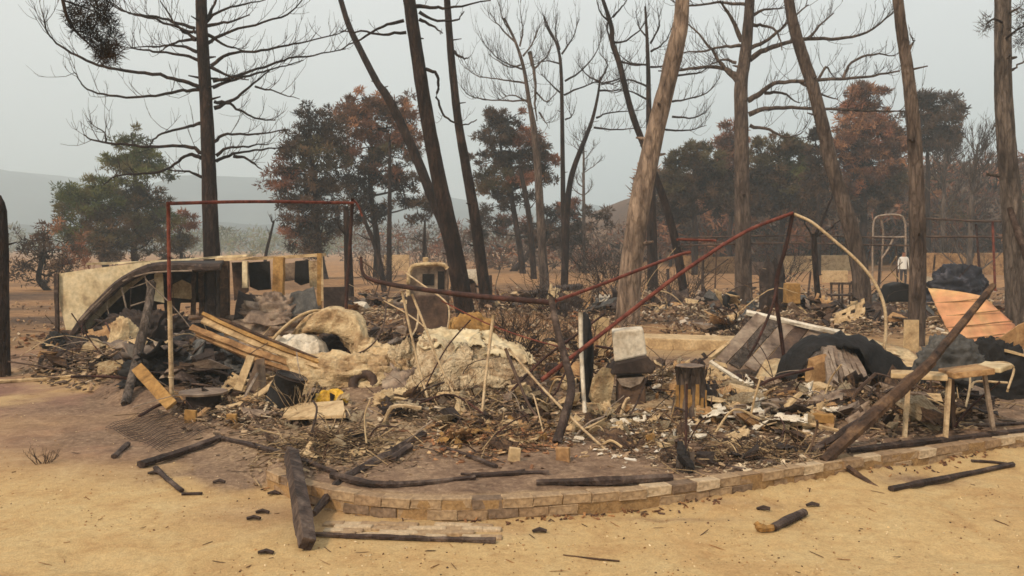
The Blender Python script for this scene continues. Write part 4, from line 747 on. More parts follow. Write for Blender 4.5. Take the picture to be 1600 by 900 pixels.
def lone(name, label, cat, pts, r, m, group=None, sides=7, rough=.06, ground_=(False, False)):
    p3 = []
    for i, q in enumerate(pts): p3.append(P(*q))
    b = MB(); b.tube(smoothline(p3, 4), r, sides, rough); return tag(b.build(name, M[m], None, True), label, cat, group)
ST = 'loose tent poles sticking out of the debris'
lone('tent_pole', 'beige pole leaning from the long bar down left of the fleece pile', 'pole', [(628, 455, 10.4), (642, 520, 10.3), (655, 575, 10.2), (668, 622, 10.0)], [.016, .014], 'pole', ST)
lone('tent_pole', 'beige pole leaning from the long bar over the fleece pile', 'pole', [(644, 460, 10.4), (668, 520, 10.2), (692, 580, 10.1), (722, 640, 9.8)], [.015, .013], 'pole', ST)
lone('tent_pole', 'pale upright pole standing in front of the fleece pile', 'pole', [(771, 492, 9.8), (765, 540, 9.7), (758, 600, 9.5), (752, 658, 9.3)], [.019, .016], 'pole', ST)
lone('tent_pole', 'long pale pole slanting down right past the black post', 'pole', [(795, 545, 9.2), (840, 598, 8.9), (900, 660, 8.3), (952, 708, 7.95)], [.013, .013], 'pole', ST)
lone('tent_pole', 'white upright pole beside the black upright sheet', 'pole', [(907, 488, 9.9), (908, 540, 9.85), (911, 600, 9.7), (915, 664, 9.4)], [.026, .024], 'white', ST)
lone('tent_pole', 'dark thin rod crossing behind the long pale slanting pole', 'pole', [(790, 545, 9.8), (808, 590, 9.6), (825, 630, 9.4), (842, 655, 9.2)], [.018, .014], 'metalbrown', ST)
lone('tent_pole', 'thin dark rod behind the post, rising toward the pale trunk', 'pole', [(800, 610, 9.9), (850, 560, 10.1), (905, 520, 10.4), (945, 490, 10.8)], [.016, .014], 'rustdark', ST)
lone('tent_pole', 'thin bent pale rod arching over the cream sheeting', 'pole', [(600, 470, 12), (650, 500, 11.4), (715, 560, 10.8), (760, 625, 10.1)], [.009, .009], 'pole', ST)
lone('tent_pole', 'thin brown rod leaning left over the tan sheeting', 'pole', [(735, 500, 11), (700, 540, 10.7), (672, 590, 10.4), (655, 630, 10.1)], [.010, .009], 'rustdark', ST)
lone('tent_pole', 'thin rusty wire rod curving from the pile to the post', 'pole', [(690, 470, 11.2), (760, 505, 10.8), (830, 530, 10.3), (888, 545, 9.6)], [.009, .009], 'rust', ST)
lone('tent_pole', 'thin twisted wire hanging by the burnt appliance', 'pole', [(632, 425, 13), (660, 445, 12.6), (695, 470, 12.2), (702, 490, 12.1), (698, 520, 12)], [.012, .012], 'pole', ST)
lone('tent_pole', 'dark bent wire looping out of the crumpled foam', 'pole', [(470, 560, 12.2), (520, 562, 12.1), (560, 552, 12), (585, 535, 12), (600, 505, 12.2), (604, 470, 12.6), (610, 445, 12.8)], [.012, .012], 'metalbrown', ST)
lone('tent_pole', 'pale curved hoop over the crumpled foam pile', 'pole', [(412, 548, 12.2), (440, 515, 12.4), (468, 494, 12.5), (495, 485, 12.6), (520, 492, 12.7)], [.022, .02], 'beige', ST)
lone('leaning_post', 'black burnt post leaning in from the right edge in front of the thick grey trunk', 'post', [(1578, 326, 9.4), (1592, 366, 9.2), (1622, 450, 8.9), (1668, 600, 8.5), (1690, 672, 8.3)], [.03, .045, .055], 'char', rough=.12)
lone('leaning_post', 'half-burnt post leaning right beside the yellow cushion', 'post', [(238, 442, 12.6), (228, 500, 12.2), (214, 560, 11.8), (196, 632, 10.9)], [.06, .07, .055], 'barkgrey', rough=.15)
lone('burnt_rod', 'thin dark upright rod on the ash beside the log stump', 'rod', [(1121, 645, 9.1), (1121, 690, 8.5), (1121, 722, 7.9)], [.007, .007], 'rustdark')
bp2 = thing('burnt_post', 'thin rusty rod with black lump and short post foot at the wall edge', 'post', G(1070, 752))
pole('rod', [(1073, 600, 7.5), (1072, 670, 7.35), (1069, 752, 7.25)], .011, 'rustdark', bp2)
b = MB(); b.bar(P(1071, 756, 7.22), P(1072, 706, 7.3), .12, .1, (0, 1, 0), .25, 6); b.build('foot', M['barkgrey'], bp2)
b = MB(); b.tube(line3([(1062, 690, 7.25), (1066, 712, 7.2), (1078, 728, 7.15), (1080, 742, 7.15)]), [.02, .045, .04, .02], 7, .3); b.build('lump', M['black'], bp2)

# ------------------------------------------------------------------ left debris
HP = 'cushions and soft debris'
lump('x', (0, 0, -50), .1, .1, .1, M['foam']); bpy.data.objects.remove(bpy.data.objects['x'])
def lumpat(name, label, cat, px, base, wpx, hpx, m, dep=.7, amp=.25, folds=.15, seed=0, freq=2.2, d=None, power=.8):
    d = d or G(px, base).y; c = P(px, base, d); c.y += pix(wpx, d)*.25
    o = lump(name, c, pix(wpx, d)/2, pix(wpx, d)/2*dep, pix(hpx, d), M[m], None, amp, freq, folds, seed=seed, power=power)
    return tag(o, label, cat)
lumpat('cushion', 'yellowish burnt cushion propped beside the leaning post', 'cushion', 190, 562, 52, 58, 'foam', .5, .3, .2, 2)
lumpat('foam_pile', 'long crumpled tan foam sheet lying below the arched foam roll', 'foam', 548, 604, 190, 40, 'foam', .45, .35, .5, 3, 2.6)
fa = smoothline([P(452, 532, 12.7), P(470, 512, 12.8), P(500, 501, 12.8), P(532, 502, 12.7), P(556, 520, 12.5), P(566, 545, 12.3), P(590, 560, 12.0), P(640, 590, 11.4)], 6)
V = []; nn = len(fa); ns = 24
for i, q in enumerate(fa):
    f = i/(nn-1); rr_ = (.09+.10*math.sin(min(1, f*1.25)*math.pi)**.7)*(.75+.5*float(fbm(f*5, 3.3, 1)))
    for j in range(ns):
        a = 2*math.pi*j/ns; kk = .55+.8*float(fbm(f*7, math.cos(a)*1.4+5, math.sin(a)*1.4, 3))+.35*(.5-abs(float(vnoise(f*16, math.cos(a)*2.2+5, math.sin(a)*2.2))*2-1)); V.append(tuple(q+Vector((math.cos(a)*rr_*.55*kk, math.sin(a)*rr_*1.6*kk, math.cos(a)*rr_*kk))))
b = MB(); b.add(V, [(i*ns+j, i*ns+(j+1) % ns, (i+1)*ns+(j+1) % ns, (i+1)*ns+j) for i in range(nn-1) for j in range(ns)]+[tuple(range(ns)), tuple(range((nn-1)*ns, nn*ns))]); tag(b.build('foam_roll', M['foam'], None, True), 'arched tan foam roll with a dark hollow beneath it', 'foam roll')
lumpat('charred_or_shade_heap', 'dark lump standing in for the shaded hollow under the arched foam roll', 'heap', 530, 560, 90, 34, 'soot', .5, .3, .4, 5, 2.4, d=13.1)  # dark lump put in for the shade of the hollow, no burnt heap
lumpat('white_sheet', 'smooth white sheet bulging beside the plank and foam roll', 'sheet', 464, 572, 92, 50, 'white', .5, .15, .1, 6, 1.6, d=12.4)
lumpat('foam_lump', 'orange-tan foam lump behind the half-buried tyre', 'foam', 595, 600, 74, 46, 'beige', .6, .3, .3, 7, d=11.6)
lumpat('fleece_pile', 'large pale ashy fleece mound in the middle of the plot', 'fleece', 735, 626, 196, 50, 'fleece', .32, .28, .3, 8, 2.2, power=.6)
lumpat('foam_lump', 'ochre foam lump lying on the fleece mound by the appliance', 'foam', 732, 530, 76, 34, 'ochre', .5, .3, .3, 9, d=12)
lumpat('fabric_heap', 'crumpled grey-white fabric heap between foam and fleece', 'fabric', 628, 600, 60, 52, 'fleece', .7, .35, .5, 12, 3, d=11.2)
def tyre(name, label, px, py, rpx, d, tilt, rz, m='black', tube=.32):
    c = P(px, py, d); R = pix(rpx, d); r = R*tube; n, k = 28, 10; V = []
    rot = Matrix.Rotation(rz, 3, 'Z') @ Matrix.Rotation(tilt, 3, 'X')
    for i in range(n):
        a = 2*math.pi*i/n
        for j in range(k):
            q = 2*math.pi*j/k; v = Vector(((R-r+r*math.cos(q))*math.cos(a), (R-r+r*math.cos(q))*math.sin(a), r*.9*math.sin(q)))
            V.append(tuple(rot @ v+c))
    Fl = [(i*k+j, ((i+1) % n)*k+j, ((i+1) % n)*k+(j+1) % k, i*k+(j+1) % k) for i in range(n) for j in range(k)]
    b = MB(); b.add(V, Fl); return tag(b.build(name, M[m], None, True), label, 'tyre')
tyre('tyre', 'brown-black tyre half buried in front of the crumpled foam', 568, 600, 24, 10.9, math.radians(75), .2, 'metalbrown')
tyre('tyre', 'black tyre half buried far behind at the foot of the spreading pine', 1143, 472, 17, 27, math.radians(85), .5)

def crumple(name, corners, m, parent=None, nx=30, ny=18, amp=.07, freq=4.5, thick=.012, seed=0, ragged=.35):
    V, Fl = patch(*[Vector(q) for q in corners], nx, ny); V = np.array(V)
    nrm = np.cross(np.array(corners[1])-np.array(corners[0]), np.array(corners[3])-np.array(corners[0])); nrm = nrm/np.linalg.norm(nrm)
    h = 0
    for o_, w_ in ((1, 1), (2.3, .5), (5.2, .25)): h = h+w_*(1-np.abs(vnoise(V[:, 0]*freq*o_+seed*3.1, V[:, 1]*freq*o_*.8, V[:, 2]*freq*o_+seed)*2-1)-.5)
    V = V+nrm[None]*(h*amp*1.5)[:, None]+np.stack([fbm(V[:, 0]*3+seed, V[:, 2]*3, 2)-.5, 0*h, fbm(V[:, 0]*3, V[:, 2]*3+seed, 9)-.5], -1)*amp*1.6
    keep = [q for q in Fl if not (min(q[0] % (nx+1), q[0]//(nx+1), nx-1-q[0] % (nx+1), ny-1-q[0]//(nx+1)) <= random.choice([0, 0, 1]) and random.random() < ragged)]
    b = MB(); b.add(V, keep); o = b.build(name, M[m], parent, True); md = o.modifiers.new('t', 'SOLIDIFY'); md.thickness = thick; return o

def flaps(label, name, cat, items, loc):
    t = thing(name, label, cat, loc)
    for k, (q, m) in enumerate(items): crumple('flap', [P(*p) for p in q], m, t, seed=k*2.3+len(label))
    return t
flaps('crumpled cream sheeting spread over and around the fleece mound', 'crumpled_sheeting', 'sheeting', [
  ([(640, 612, 10.5), (745, 618, 10.3), (735, 540, 10.9), (655, 530, 11.0)], 'fleece'), ([(730, 612, 10.4), (835, 606, 10.4), (822, 562, 10.9), (735, 530, 11.0)], 'fleece'),
  ([(650, 545, 10.8), (760, 548, 10.8), (750, 518, 11.3), (662, 520, 11.3)], 'cream'), ([(755, 552, 10.8), (838, 572, 10.6), (822, 548, 11.2), (752, 520, 11.3)], 'cream'), ([(600, 618, 10.7), (668, 622, 10.5), (662, 580, 10.9), (606, 575, 11.1)], 'metalgrey')], G(735, 622))
flaps('crumpled tan sheeting trailing below the arched foam roll', 'crumpled_sheeting', 'sheeting', [
  ([(440, 600, 11.5), (560, 612, 11.1), (556, 566, 11.9), (448, 556, 12.1)], 'foam'), ([(545, 606, 11.2), (650, 612, 10.8), (630, 560, 11.7), (556, 552, 12)], 'beige'), ([(560, 560, 12), (640, 588, 11.4), (626, 552, 12), (575, 524, 12.4)], 'foam'), ([(424, 560, 12.2), (505, 572, 12.0), (500, 538, 12.4), (430, 528, 12.5)], 'white'), ([(585, 640, 10.1), (660, 636, 10.1), (640, 612, 10.5), (592, 614, 10.6)], 'foam')], G(540, 606))
# fallen plank panel: two boards with a lip
pl = thing('fallen_plank', 'long scorched plank panel slanting down across the left debris', 'plank', G0(400, 590, .2))
for k, (o0, o1, w_, mm) in enumerate([(0, 0, .085, 'wood'), (11, 9, .075, 'beige'), (21, 16, .05, 'ochre'), (-11, -10, .06, 'wood'), (-19, -17, .045, 'char2')]):
    b = MB(); b.bar(P(300+abs(o0)*.9+random.uniform(-6, 10), 511-o0, 11.8), P(522-abs(o0)*random.uniform(.2, 1.6), 587-o1, 11.0), w_, .035, (0, -.75, .65), .22, 14, .04); b.build('board', M[mm], pl)
b = MB(); b.tube(line3([(296, 498, 11.9), (340, 498, 11.9), (410, 526, 11.6), (500, 562, 11.2)]), [.02, .03, .02], 6, .2); b.build('charred_edge', M['char2'], pl)
b = MB(); b.bar(P(214, 574, 10.6), P(268, 634, 10.0), .14, .035, (0, -.8, .5), .08, 5); tag(b.build('plank', M['ochre']), 'short ochre plank leaning down to the foot of the standing pole', 'plank')
b = MB(); b.bar(P(372, 610, 10.4), P(392, 556, 10.6), .09, .03, (0, 1, .2), .08, 4); tag(b.build('plank', M['beige']), 'short pale board standing behind the curved beige strip', 'plank')
b = MB(); b.plate([P(x, y, 10.7) for x, y in [(380, 618), (400, 562), (412, 560), (416, 606), (404, 622)]], .03); tag(b.build('metal_sheet', M['metalgrey']), 'small grey metal sheet standing beside the short pale board', 'metal sheet')
b = MB(); b.bar(P(358, 636, 9.9), P(436, 590, 10.4), .07, .02, (0, -.6, .8), .1, 8, .06); tag(b.build('bent_strip', M['beige']), 'curved beige strip in front of the black bin', 'strip')
dr = thing('metal_drum', 'low burnt drum with a round grey metal lid on the left debris', 'drum', G(318, 640))
c = P(318, 612, 10.3); b = MB(); b.tube([c-Vector((0, 0, .3)), c-Vector((0, 0, .02))], .2, 18, .03); b.build('body', M['soot'], dr, True)
b = MB(); b.tube([c-Vector((0, 0, .018)), c+Vector((0, 0, .006)), c+Vector((0, 0, .012))], [.27, .275, .2], 24, .01); b.build('lid', M['metalgrey'], dr)
bn = thing('burnt_bin', 'black dented bin lying between the bent strip and the yellow plastic', 'bin', G(448, 642))
c = P(448, 640, 10); b = MB(); b.tube([c+Vector((-.12, .1, .0)), c+Vector((-.04, .1, .18)), c+Vector((.04, .1, .36))], [.17, .19, .17], 16, .06); b.build('body', M['black'], bn, True)
b = MB(); b.tube([c+Vector((.035, .1, .35)), c+Vector((.045, .1, .38))], [.185, .18], 16, .03); b.build('rim', M['soot'], bn, True)
lumpat('yellow_plastic', 'melted bright yellow plastic lump on the debris', 'plastic', 514, 638, 54, 26, 'yellow', .55, .25, .2, 14)
b = MB(); b.plate([G(442, 664)+Vector((0, 0, .05)), G(540, 662)+Vector((0, 0, .06)), G(536, 642)+Vector((0, 0, .09)), G(446, 645)+Vector((0, 0, .07))], .03, (0, 0, 1)); tag(b.build('board', M['beige']), 'flat cream board lying on the ash below the black bin', 'board')
for i, (x, y, s, m, l) in enumerate([(298, 652, .16, 'ochre', 'small ochre wooden block right of the plank foot'), (362, 656, .14, 'ochre', 'small square block left of the flat cream board'), (604, 640, .13, 'ochre', 'small ochre block under the beige leaning poles'), (804, 712, .13, 'beige', 'square beige wooden tag standing on the ash, centre'), (1017, 688, .12, 'ochre', 'small ochre wooden tag hanging by a thin rod near the black post'), (812, 622, .24, 'foam', 'foam block leaning behind the long pale pole'), (1098, 632, .1, 'beige', 'narrow pale chip standing right of the log stump'), (880, 712, .13, 'wood', 'reddish broken block left of the black post foot')]):
    g = G(x, y+8); s *= .82; b = MB(); b.box(g+Vector((0, 0, s*.5)), (s*random.uniform(.85, 1.1), s*.4, s*1.15), Matrix.Rotation(random.uniform(-.25, .25), 3, 'Y') @ Matrix.Rotation(random.uniform(-.4, .4), 3, 'Z'), .15)
    tag(b.build('wooden_block', M[m], bevel=.006), l, 'block')
# sooty interior pile at left
for i, (x, y, w_, h_, m, l) in enumerate([(250, 600, 120, 52, 'black', 'black charred heap between the leaning post and the plank'), (330, 596, 110, 46, 'tarpgrey', 'grey-black crumpled sheet metal heap under the fallen plank'), (140, 560, 90, 40, 'soot', 'brown sooty debris heap in front of the cream caravan panel'), (90, 545, 46, 30, 'black', 'small black heap at the far left corner of the caravan')]):
    lumpat('charred_or_shade_heap', l, 'heap', x, y, w_, h_*.62, m, .6, .4, .6, 20+i, 3.2)

# ------------------------------------------------------------------ centre and right debris
sv1 = thing('burnt_heater', 'burnt brown heater cabinet under the white box', 'heater', G(990, 648))
b = MB(); b.plate([P(x, y, 9.7) for x, y in [(966, 648), (1010, 646), (1008, 588), (968, 590)]], .3); b.build('body', M['metalbrown'], sv1, bevel=.015)
b = MB(); b.plate([P(x, y, 9.62) for x, y in [(955, 586), (1020, 584), (1026, 574), (1012, 556), (962, 568)]], .4); b.build('hood', M['soot'], sv1, bevel=.02)
b = MB(); b.plate([P(x, y, 9.66) for x, y in [(964, 592), (1008, 588), (1000, 600), (985, 606), (970, 602)]], .05); b.build('torn_flap', M['pipegrey'], sv1)
b = MB(); b.plate([P(x, y, 9.7) for x, y in [(960, 566), (1011, 555), (1005, 514), (956, 518)]], .26, (.1, 1, .05)); tag(b.build('white_box', M['white'], bevel=.02), 'dented off-white metal box on top of the burnt heater', 'box')
b = MB(); b.tube(line3([(914, 650, 10.1), (916, 590, 10.1), (917, 540, 10.15), (916, 500, 10.2), (912, 488, 10.2)]), [.16, .17, .16, .1, .04], 9, .12, flat=.45); tag(b.build('black_sheet', M['black'], None, True), 'black burnt upright roll standing behind the white pole', 'roll')
b = MB(); b.plate([P(x, y, 9.75) for x, y in [(920, 620), (938, 655), (952, 640), (962, 578), (942, 574), (926, 592)]], .03); tag(b.build('board', M['foam']), 'tan jagged board leaning between the black roll and the heater', 'board')
b = MB(); b.plate([P(x, y, 12.4) for x, y in [(935, 556), (946, 556), (952, 498), (930, 492), (926, 508), (936, 530)]], .03); tag(b.build('board', M['beige']), 'pinkish board standing behind the black roll', 'board')
lg = thing('log_stump', 'upright sawn log stump with torn orange-brown wood, right of the heater', 'stump', G(1078, 645))
c = G(1078, 645); b = MB(); b.tube([c-Vector((0, 0, .05)), c+Vector((0, 0, .12)), c+Vector((.01, 0, .3)), c+Vector((0, 0, .5))], [.2, .175, .16, .155], 16, .07); lt_ = b.build('trunk', M['barkbrown'], lg, True)
b = MB(); b.tube([c+Vector((0, 0, .498)), c+Vector((0, 0, .508))], [.15, .14], 16, .03); b.build('cut_face', M['metalgrey'], lt_)
for k in range(16):
    a = -math.pi/2+random.uniform(-1, 1); q = c+Vector((math.cos(a)*.185, math.sin(a)*.185, .0)); b = MB(); b.bar(q, q+Vector((0, .02, random.uniform(.15, .33))), .035, .012, (0, 1, 0), .3, 3); b.build('splinter', M['ochre'], lt_)
# arched black carpet over a log
ab = thing('black_carpet', 'black burnt carpet arched over a log at the right', 'carpet', G(1320, 610))
up_ = smoothline([P(x, y, 11.3) for x, y in [(1226, 592), (1237, 560), (1262, 535), (1300, 525), (1350, 529), (1385, 548), (1418, 574), (1448, 594)]], 5)
lo_ = smoothline([P(x, y, 11.05) for x, y in [(1238, 600), (1256, 580), (1274, 551), (1306, 543), (1344, 549), (1364, 585), (1400, 604), (1442, 604)]], 5)
V = []; nn = len(up_)
for i, (q, e) in enumerate(zip(up_, lo_)):
    cr_ = random.gauss(0, .02)
    for j in range(6): f = j/5; V.append(tuple(q.lerp(e, f)+Vector((random.gauss(0, .01), -.025*math.sin(f*math.pi)+cr_+.05*float(vnoise(i*.45, j*.8, 3)), random.gauss(0, .012)))))
    for j in range(4): V.append(tuple(q+Vector((random.gauss(0, .01), .15+.22*j, .015-.07*j*j+cr_))))
Fl = []
for i in range(nn-1):
    a, b_ = i*10, (i+1)*10
    for j in range(5): Fl.append((a+j, b_+j, b_+j+1, a+j+1))
    Fl.append((a, a+6, b_+6, b_))
    for j in range(6, 9): Fl.append((a+j, a+j+1, b_+j+1, b_+j))
bm_ = MB(); bm_.add(V, [q for q in Fl]); o = bm_.build('fold', M['black'], ab, True); md = o.modifiers.new('t', 'SOLIDIFY'); md.thickness = .012
lb_ = thing('split_log', 'short split log with grey grain under the black carpet', 'log', G(1300, 612))
c0, c1_ = P(1282, 580, 10.9), P(1304, 572, 11.9); b = MB(); b.tube([c0, c0.lerp(c1_, .2), c0.lerp(c1_, .5), c0.lerp(c1_, .8), c1_], [.2, .25, .27, .26, .26], 15, .14); b.build('wood', M['barkgrey'], lb_)
b = MB(); b.tube([c0+Vector((-.002, -.05, -.01)), c0+Vector((0, .004, 0))], [.15, .21], 13, .25); b.build('torn_end', M['wood'], lb_)
for k in range(7):
    q = P(1288+k*6.5, 542+k*1.2+random.uniform(-3, 3), 10.95+.06*k); e = P(1298+k*9.5, 604-k*1.0+random.uniform(-4, 4), 10.6+random.uniform(-.05, .08)); b = MB(); b.bar(q, e, pix(random.uniform(6, 10), 10.9), .06, (0, 1, 0), .35, 7); b.build('bark_slab', M[random.choice(['metalgrey', 'barkgrey', 'pipegrey'])], lb_)
co = thing('slatted_panel', 'fallen grey slatted panel with pale top edge left of the black carpet', 'panel', G(1180, 590))
for k in range(6):
    u0 = Vector((1122+k*25, 568+k*4)); u1 = Vector((1190+k*22, 494+k*5)); dd0, dd1 = 12.6-.05*k, 13.4
    b = MB(); b.bar(P(u0.x, u0.y, dd0), P(u1.x, u1.y, dd1), pix(19.5, 13), .03, (0, -.7, .7), .08, 5); b.build('slat', M[['metalgrey', 'barkgrey', 'metalgrey', 'metalbrown', 'metalgrey', 'ochre'][k]], co)
b = MB(); b.bar(P(1166, 488, 13.5), P(1312, 520, 13.2), .1, .05, (0, -.3, .9), .15, 8); b.build('top_edge', M['white'], co)
b = MB(); b.bar(P(1110, 560, 12.6), P(1185, 500, 13.5), .05, .05, (0, -.3, .9), .15, 5); b.build('side_edge', M['beige'], co)
sheet('insulation', [P(1180, 590, 12), P(1232, 588, 11.9), P(1226, 562, 12.4), P(1196, 560, 12.4)], M['foam'], co, 10, 6, .05, 5, .05)
b = MB(); b.bar(P(1110, 565, 11.6), P(1160, 598, 11.2), .05, .03, (0, -.5, .8), .15, 5); tag(b.build('pale_strip', M['white']), 'thin white strip lying right of the log stump', 'strip')
b = MB(); b.bar(P(1150, 588, 11.6), P(1212, 602, 11.3), .07, .06, (0, -.5, .8), .15, 5); tag(b.build('rusty_channel', M['rustdark']), 'dark rusty channel at the foot of the slatted panel', 'channel')
b = MB(); b.bar(G(1238, 664)+Vector((0, 0, .09)), G(1302, 668)+Vector((0, 0, .09)), .1, .09, (0, 0, 1), .06, 4); tag(b.build('wooden_block', M['ochre'], bevel=.008), 'long ochre wooden block lying in the right rubble', 'block')
sheet('white_insulation', [P(1300, 535, 12.6), P(1452, 580, 11.2), P(1420, 545, 12.2), P(1310, 518, 12.9)], M['foam'], None, 20, 6, .07, 3, .04); tag(bpy.data.objects['white_insulation'], 'long cream insulation strip behind the black carpet', 'insulation')
# orange sheet, brown sheet, tarps
osv = []
os_ = sheet('orange_sheet', [P(1512, 546, 11.4), P(1606, 560, 11.2), P(1600, 520, 11.9), P(1450, 450, 12.4)], M['orange'], None, 4, 4, .0, 3, .01); bpy.data.objects.remove(os_)
ob = thing('orange_sheet', 'orange and yellow corrugated plastic sheet leaning at the right', 'plastic sheet', P(1520, 548, 11.6))
out2 = [(1450, 450), (1500, 456), (1535, 463), (1560, 485), (1588, 511), (1570, 528), (1552, 541), (1520, 543), (1490, 530), (1475, 505), (1462, 478)]
rowsn = 14; V = []
def span(y):
    xs = []
    for i in range(len(out2)):
        (x0, y0), (x1, y1) = out2[i], out2[(i+1) % len(out2)]
        if (y0-y)*(y1-y) <= 0 and y0 != y1: xs.append(x0+(x1-x0)*(y-y0)/(y1-y0))
    return (min(xs), max(xs)) if xs else (1450, 1451)
yy = np.linspace(451, 542, 40); nxx = 16
for j, y in enumerate(yy):
    a, b_ = span(y)
    for i in range(nxx+1):
        x = a+(b_-a)*i/nxx; d = 12.3-(y-450)/92*.9+.018*math.sin((y+.12*(x-1450))*2*math.pi/22.0)+.12*((x-1515)/70)**2
        V.append(tuple(P(x+random.gauss(0, .4), y, d)))
b = MB(); b.add(V, [(j*(nxx+1)+i, j*(nxx+1)+i+1, (j+1)*(nxx+1)+i+1, (j+1)*(nxx+1)+i) for j in range(39) for i in range(nxx)]); op_ = o = b.build('panel', M['orange'], ob, True); md = o.modifiers.new('t', 'SOLIDIFY'); md.thickness = .008
for y in (470, 490, 508, 526):
    a, b_ = span(y); b = MB(); b.tube(smoothline([P(a+(b_-a)*f, y+.5+random.gauss(0, .5)-.1*(f*(b_-a)-40), 12.25-(y-450)/92*.9+.12*((a+(b_-a)*f-1515)/70)**2) for f in (.03, .25, .5, .75, .97)], 3), .009, 5, .1); b.build('corrugation_line', M['wood'], op_)  # dark corrugation lines drawn on as thin brown strips
b = MB(); b.plate([P(x, y, 10.9) for x, y in [(1540, 535), (1565, 527), (1592, 508), (1612, 500), (1614, 545), (1580, 545)]], .02, (.2, 1, .3)); tag(b.build('brown_sheet', M['wood']), 'brown curled sheet at the right edge below the orange plastic', 'sheet')
b = MB(); b.bar(P(1535, 538, 10.85), P(1625, 562, 10.6), .04, .03, jit=.2, n=6); tag(b.build('pale_strip', M['beige']), 'thin pale strip running out at the right edge under the brown sheet', 'strip')
lumpat('grey_tarp', 'crumpled grey tarpaulin on the small table', 'tarp', 1496, 578, 98, 42, 'tarpgrey', .5, .35, .4, 31, d=9.6)
lumpat('charred_or_shade_heap', 'black heap behind the table legs at the right edge', 'heap', 1560, 612, 130, 62, 'black', .4, .35, .5, 33, d=10.6)
lumpat('blue_tarp', 'dark blue-black crumpled car-like tarp behind the orange sheet', 'tarp', 1506, 458, 84, 38, 'tarp', .6, .25, .35, 34, d=24)
b = MB(); b.plate([P(x, y, 24.5) for x, y in [(1440, 430), (1470, 436), (1472, 448), (1440, 446)]], .3); tag(b.build('car_bonnet', M['white']), 'white bent sheet metal beside the blue-black tarp', 'sheet metal')
b = MB(); b.plate([P(x, y, 25) for x, y in [(1384, 472), (1426, 472), (1426, 446), (1410, 441), (1392, 446)]], .6); tag(b.build('black_box', M['black'], bevel=.05), 'black box-shaped wreck just left of the brown trunk', 'wreck')
b = MB(); b.plate([P(x, y, 15.8) for x, y in [(1413, 549), (1436, 553), (1436, 500), (1414, 500)]], .05); tag(b.build('board', M['beige']), 'upright beige board leaning against the brown trunk', 'board')
b = MB(); b.plate([P(x, y, 24) for x, y in [(1229, 474), (1251, 475), (1251, 443), (1230, 443)]], .35); tag(b.build('yellow_box', M['ochre'], bevel=.02), 'small ochre cabinet far behind the steel prop', 'cabinet')
lumpat('charred_or_shade_heap', 'dark upright wreck beside the ochre cabinet', 'heap', 1210, 478, 40, 60, 'soot', .6, .3, .4, 35, d=25)
lumpat('charred_or_shade_heap', 'grey heap of burnt furnishings inside the cabin frame', 'heap', 425, 512, 120, 40, 'metalgrey', .5, .4, .6, 41, 3.4, d=19.6)
lumpat('charred_or_shade_heap', 'dark heap inside the vault of the caravan', 'heap', 215, 530, 130, 34, 'soot', .4, .45, .6, 42, 3.6, d=18.2)
# small table
tb = thing('small_table', 'small burnt table with brown and cream top at the right', 'table', G(1470, 685))
b = MB(); b.bar(P(1392, 584, 8.7), P(1480, 588, 8.5), .3, .05, (0, 0, 1), .1, 4); b.build('table_top', M['beige'], tb, bevel=.01)
b = MB(); b.bar(P(1478, 584, 8.5), P(1542, 577, 8.5), .32, .06, (0, 0, 1), .06, 4); b.build('table_top', M['wood'], tb, bevel=.01)
b = MB(); b.bar(P(1540, 577, 8.55), P(1560, 570, 8.7), .25, .05, (0, 0, 1), .15, 2); b.build('table_top', M['cream'], tb, bevel=.01)
for x0, y0, x1, y1, d0, d1, m in [(1420, 592, 1413, 686, 8.65, 8.5, 'pole'), (1483, 592, 1477, 686, 8.45, 8.3, 'pole'), (1487, 592, 1490, 680, 8.7, 8.75, 'metalbrown'), (1538, 584, 1552, 672, 8.5, 8.55, 'pipegrey')]:
    b = MB(); b.bar(P(x0, y0, d0), P(x1, y1, d1), .036, .036, (0, 1, 0), .1, 4); b.build('leg', M[m], tb)
ch = thing('chair_frame', 'thin metal chair frame lying right of the small table', 'chair', G(1560, 640))
for pts in [[(1512, 572, 9.3), (1560, 566, 9.2), (1580, 570, 9.2), (1584, 580, 9.2), (1576, 604, 9.1), (1574, 612, 9.1)], [(1518, 606, 9.1), (1526, 596, 9.1), (1574, 598, 9.1)], [(1512, 572, 9.3), (1516, 600, 9.2), (1508, 640, 9.0)]]:
    b = MB(); b.tube(line3(pts), .012, 6, .03); b.build('tube', M['pole'], ch, True)
# far burnt chairs
for i, (x, y) in enumerate([(1305, 478), (1322, 478), (1338, 476)]):
    d = 27+i*.6; q = thing('burnt_chair', ['left of three burnt chairs in a row behind the forked sapling', 'middle of three burnt chairs in a row behind the forked sapling', 'right of three burnt chairs in a row, beside the leaning trunk'][i], 'chair', P(x, y, d), 'burnt chairs in the background')
    for sx in (-6, 6):
        b = MB(); b.bar(P(x+sx, y, d), P(x+sx, y-36, d+.05), .05, .05, (0, 1, 0)); b.build('leg', M['char'], q)
        b = MB(); b.bar(P(x+sx, y+2, d-.45), P(x+sx, y-16, d-.45), .05, .05, (0, 1, 0)); b.build('leg', M['char'], q)
    b = MB(); b.box(P(x, y-17, d-.22), (.34, .45, .05)); b.build('seat', M['char'], q)
    b = MB(); b.bar(P(x-8, y-35, d+.05), P(x+8, y-35, d+.05), .05, .07); b.build('backrest', M['char'], q)

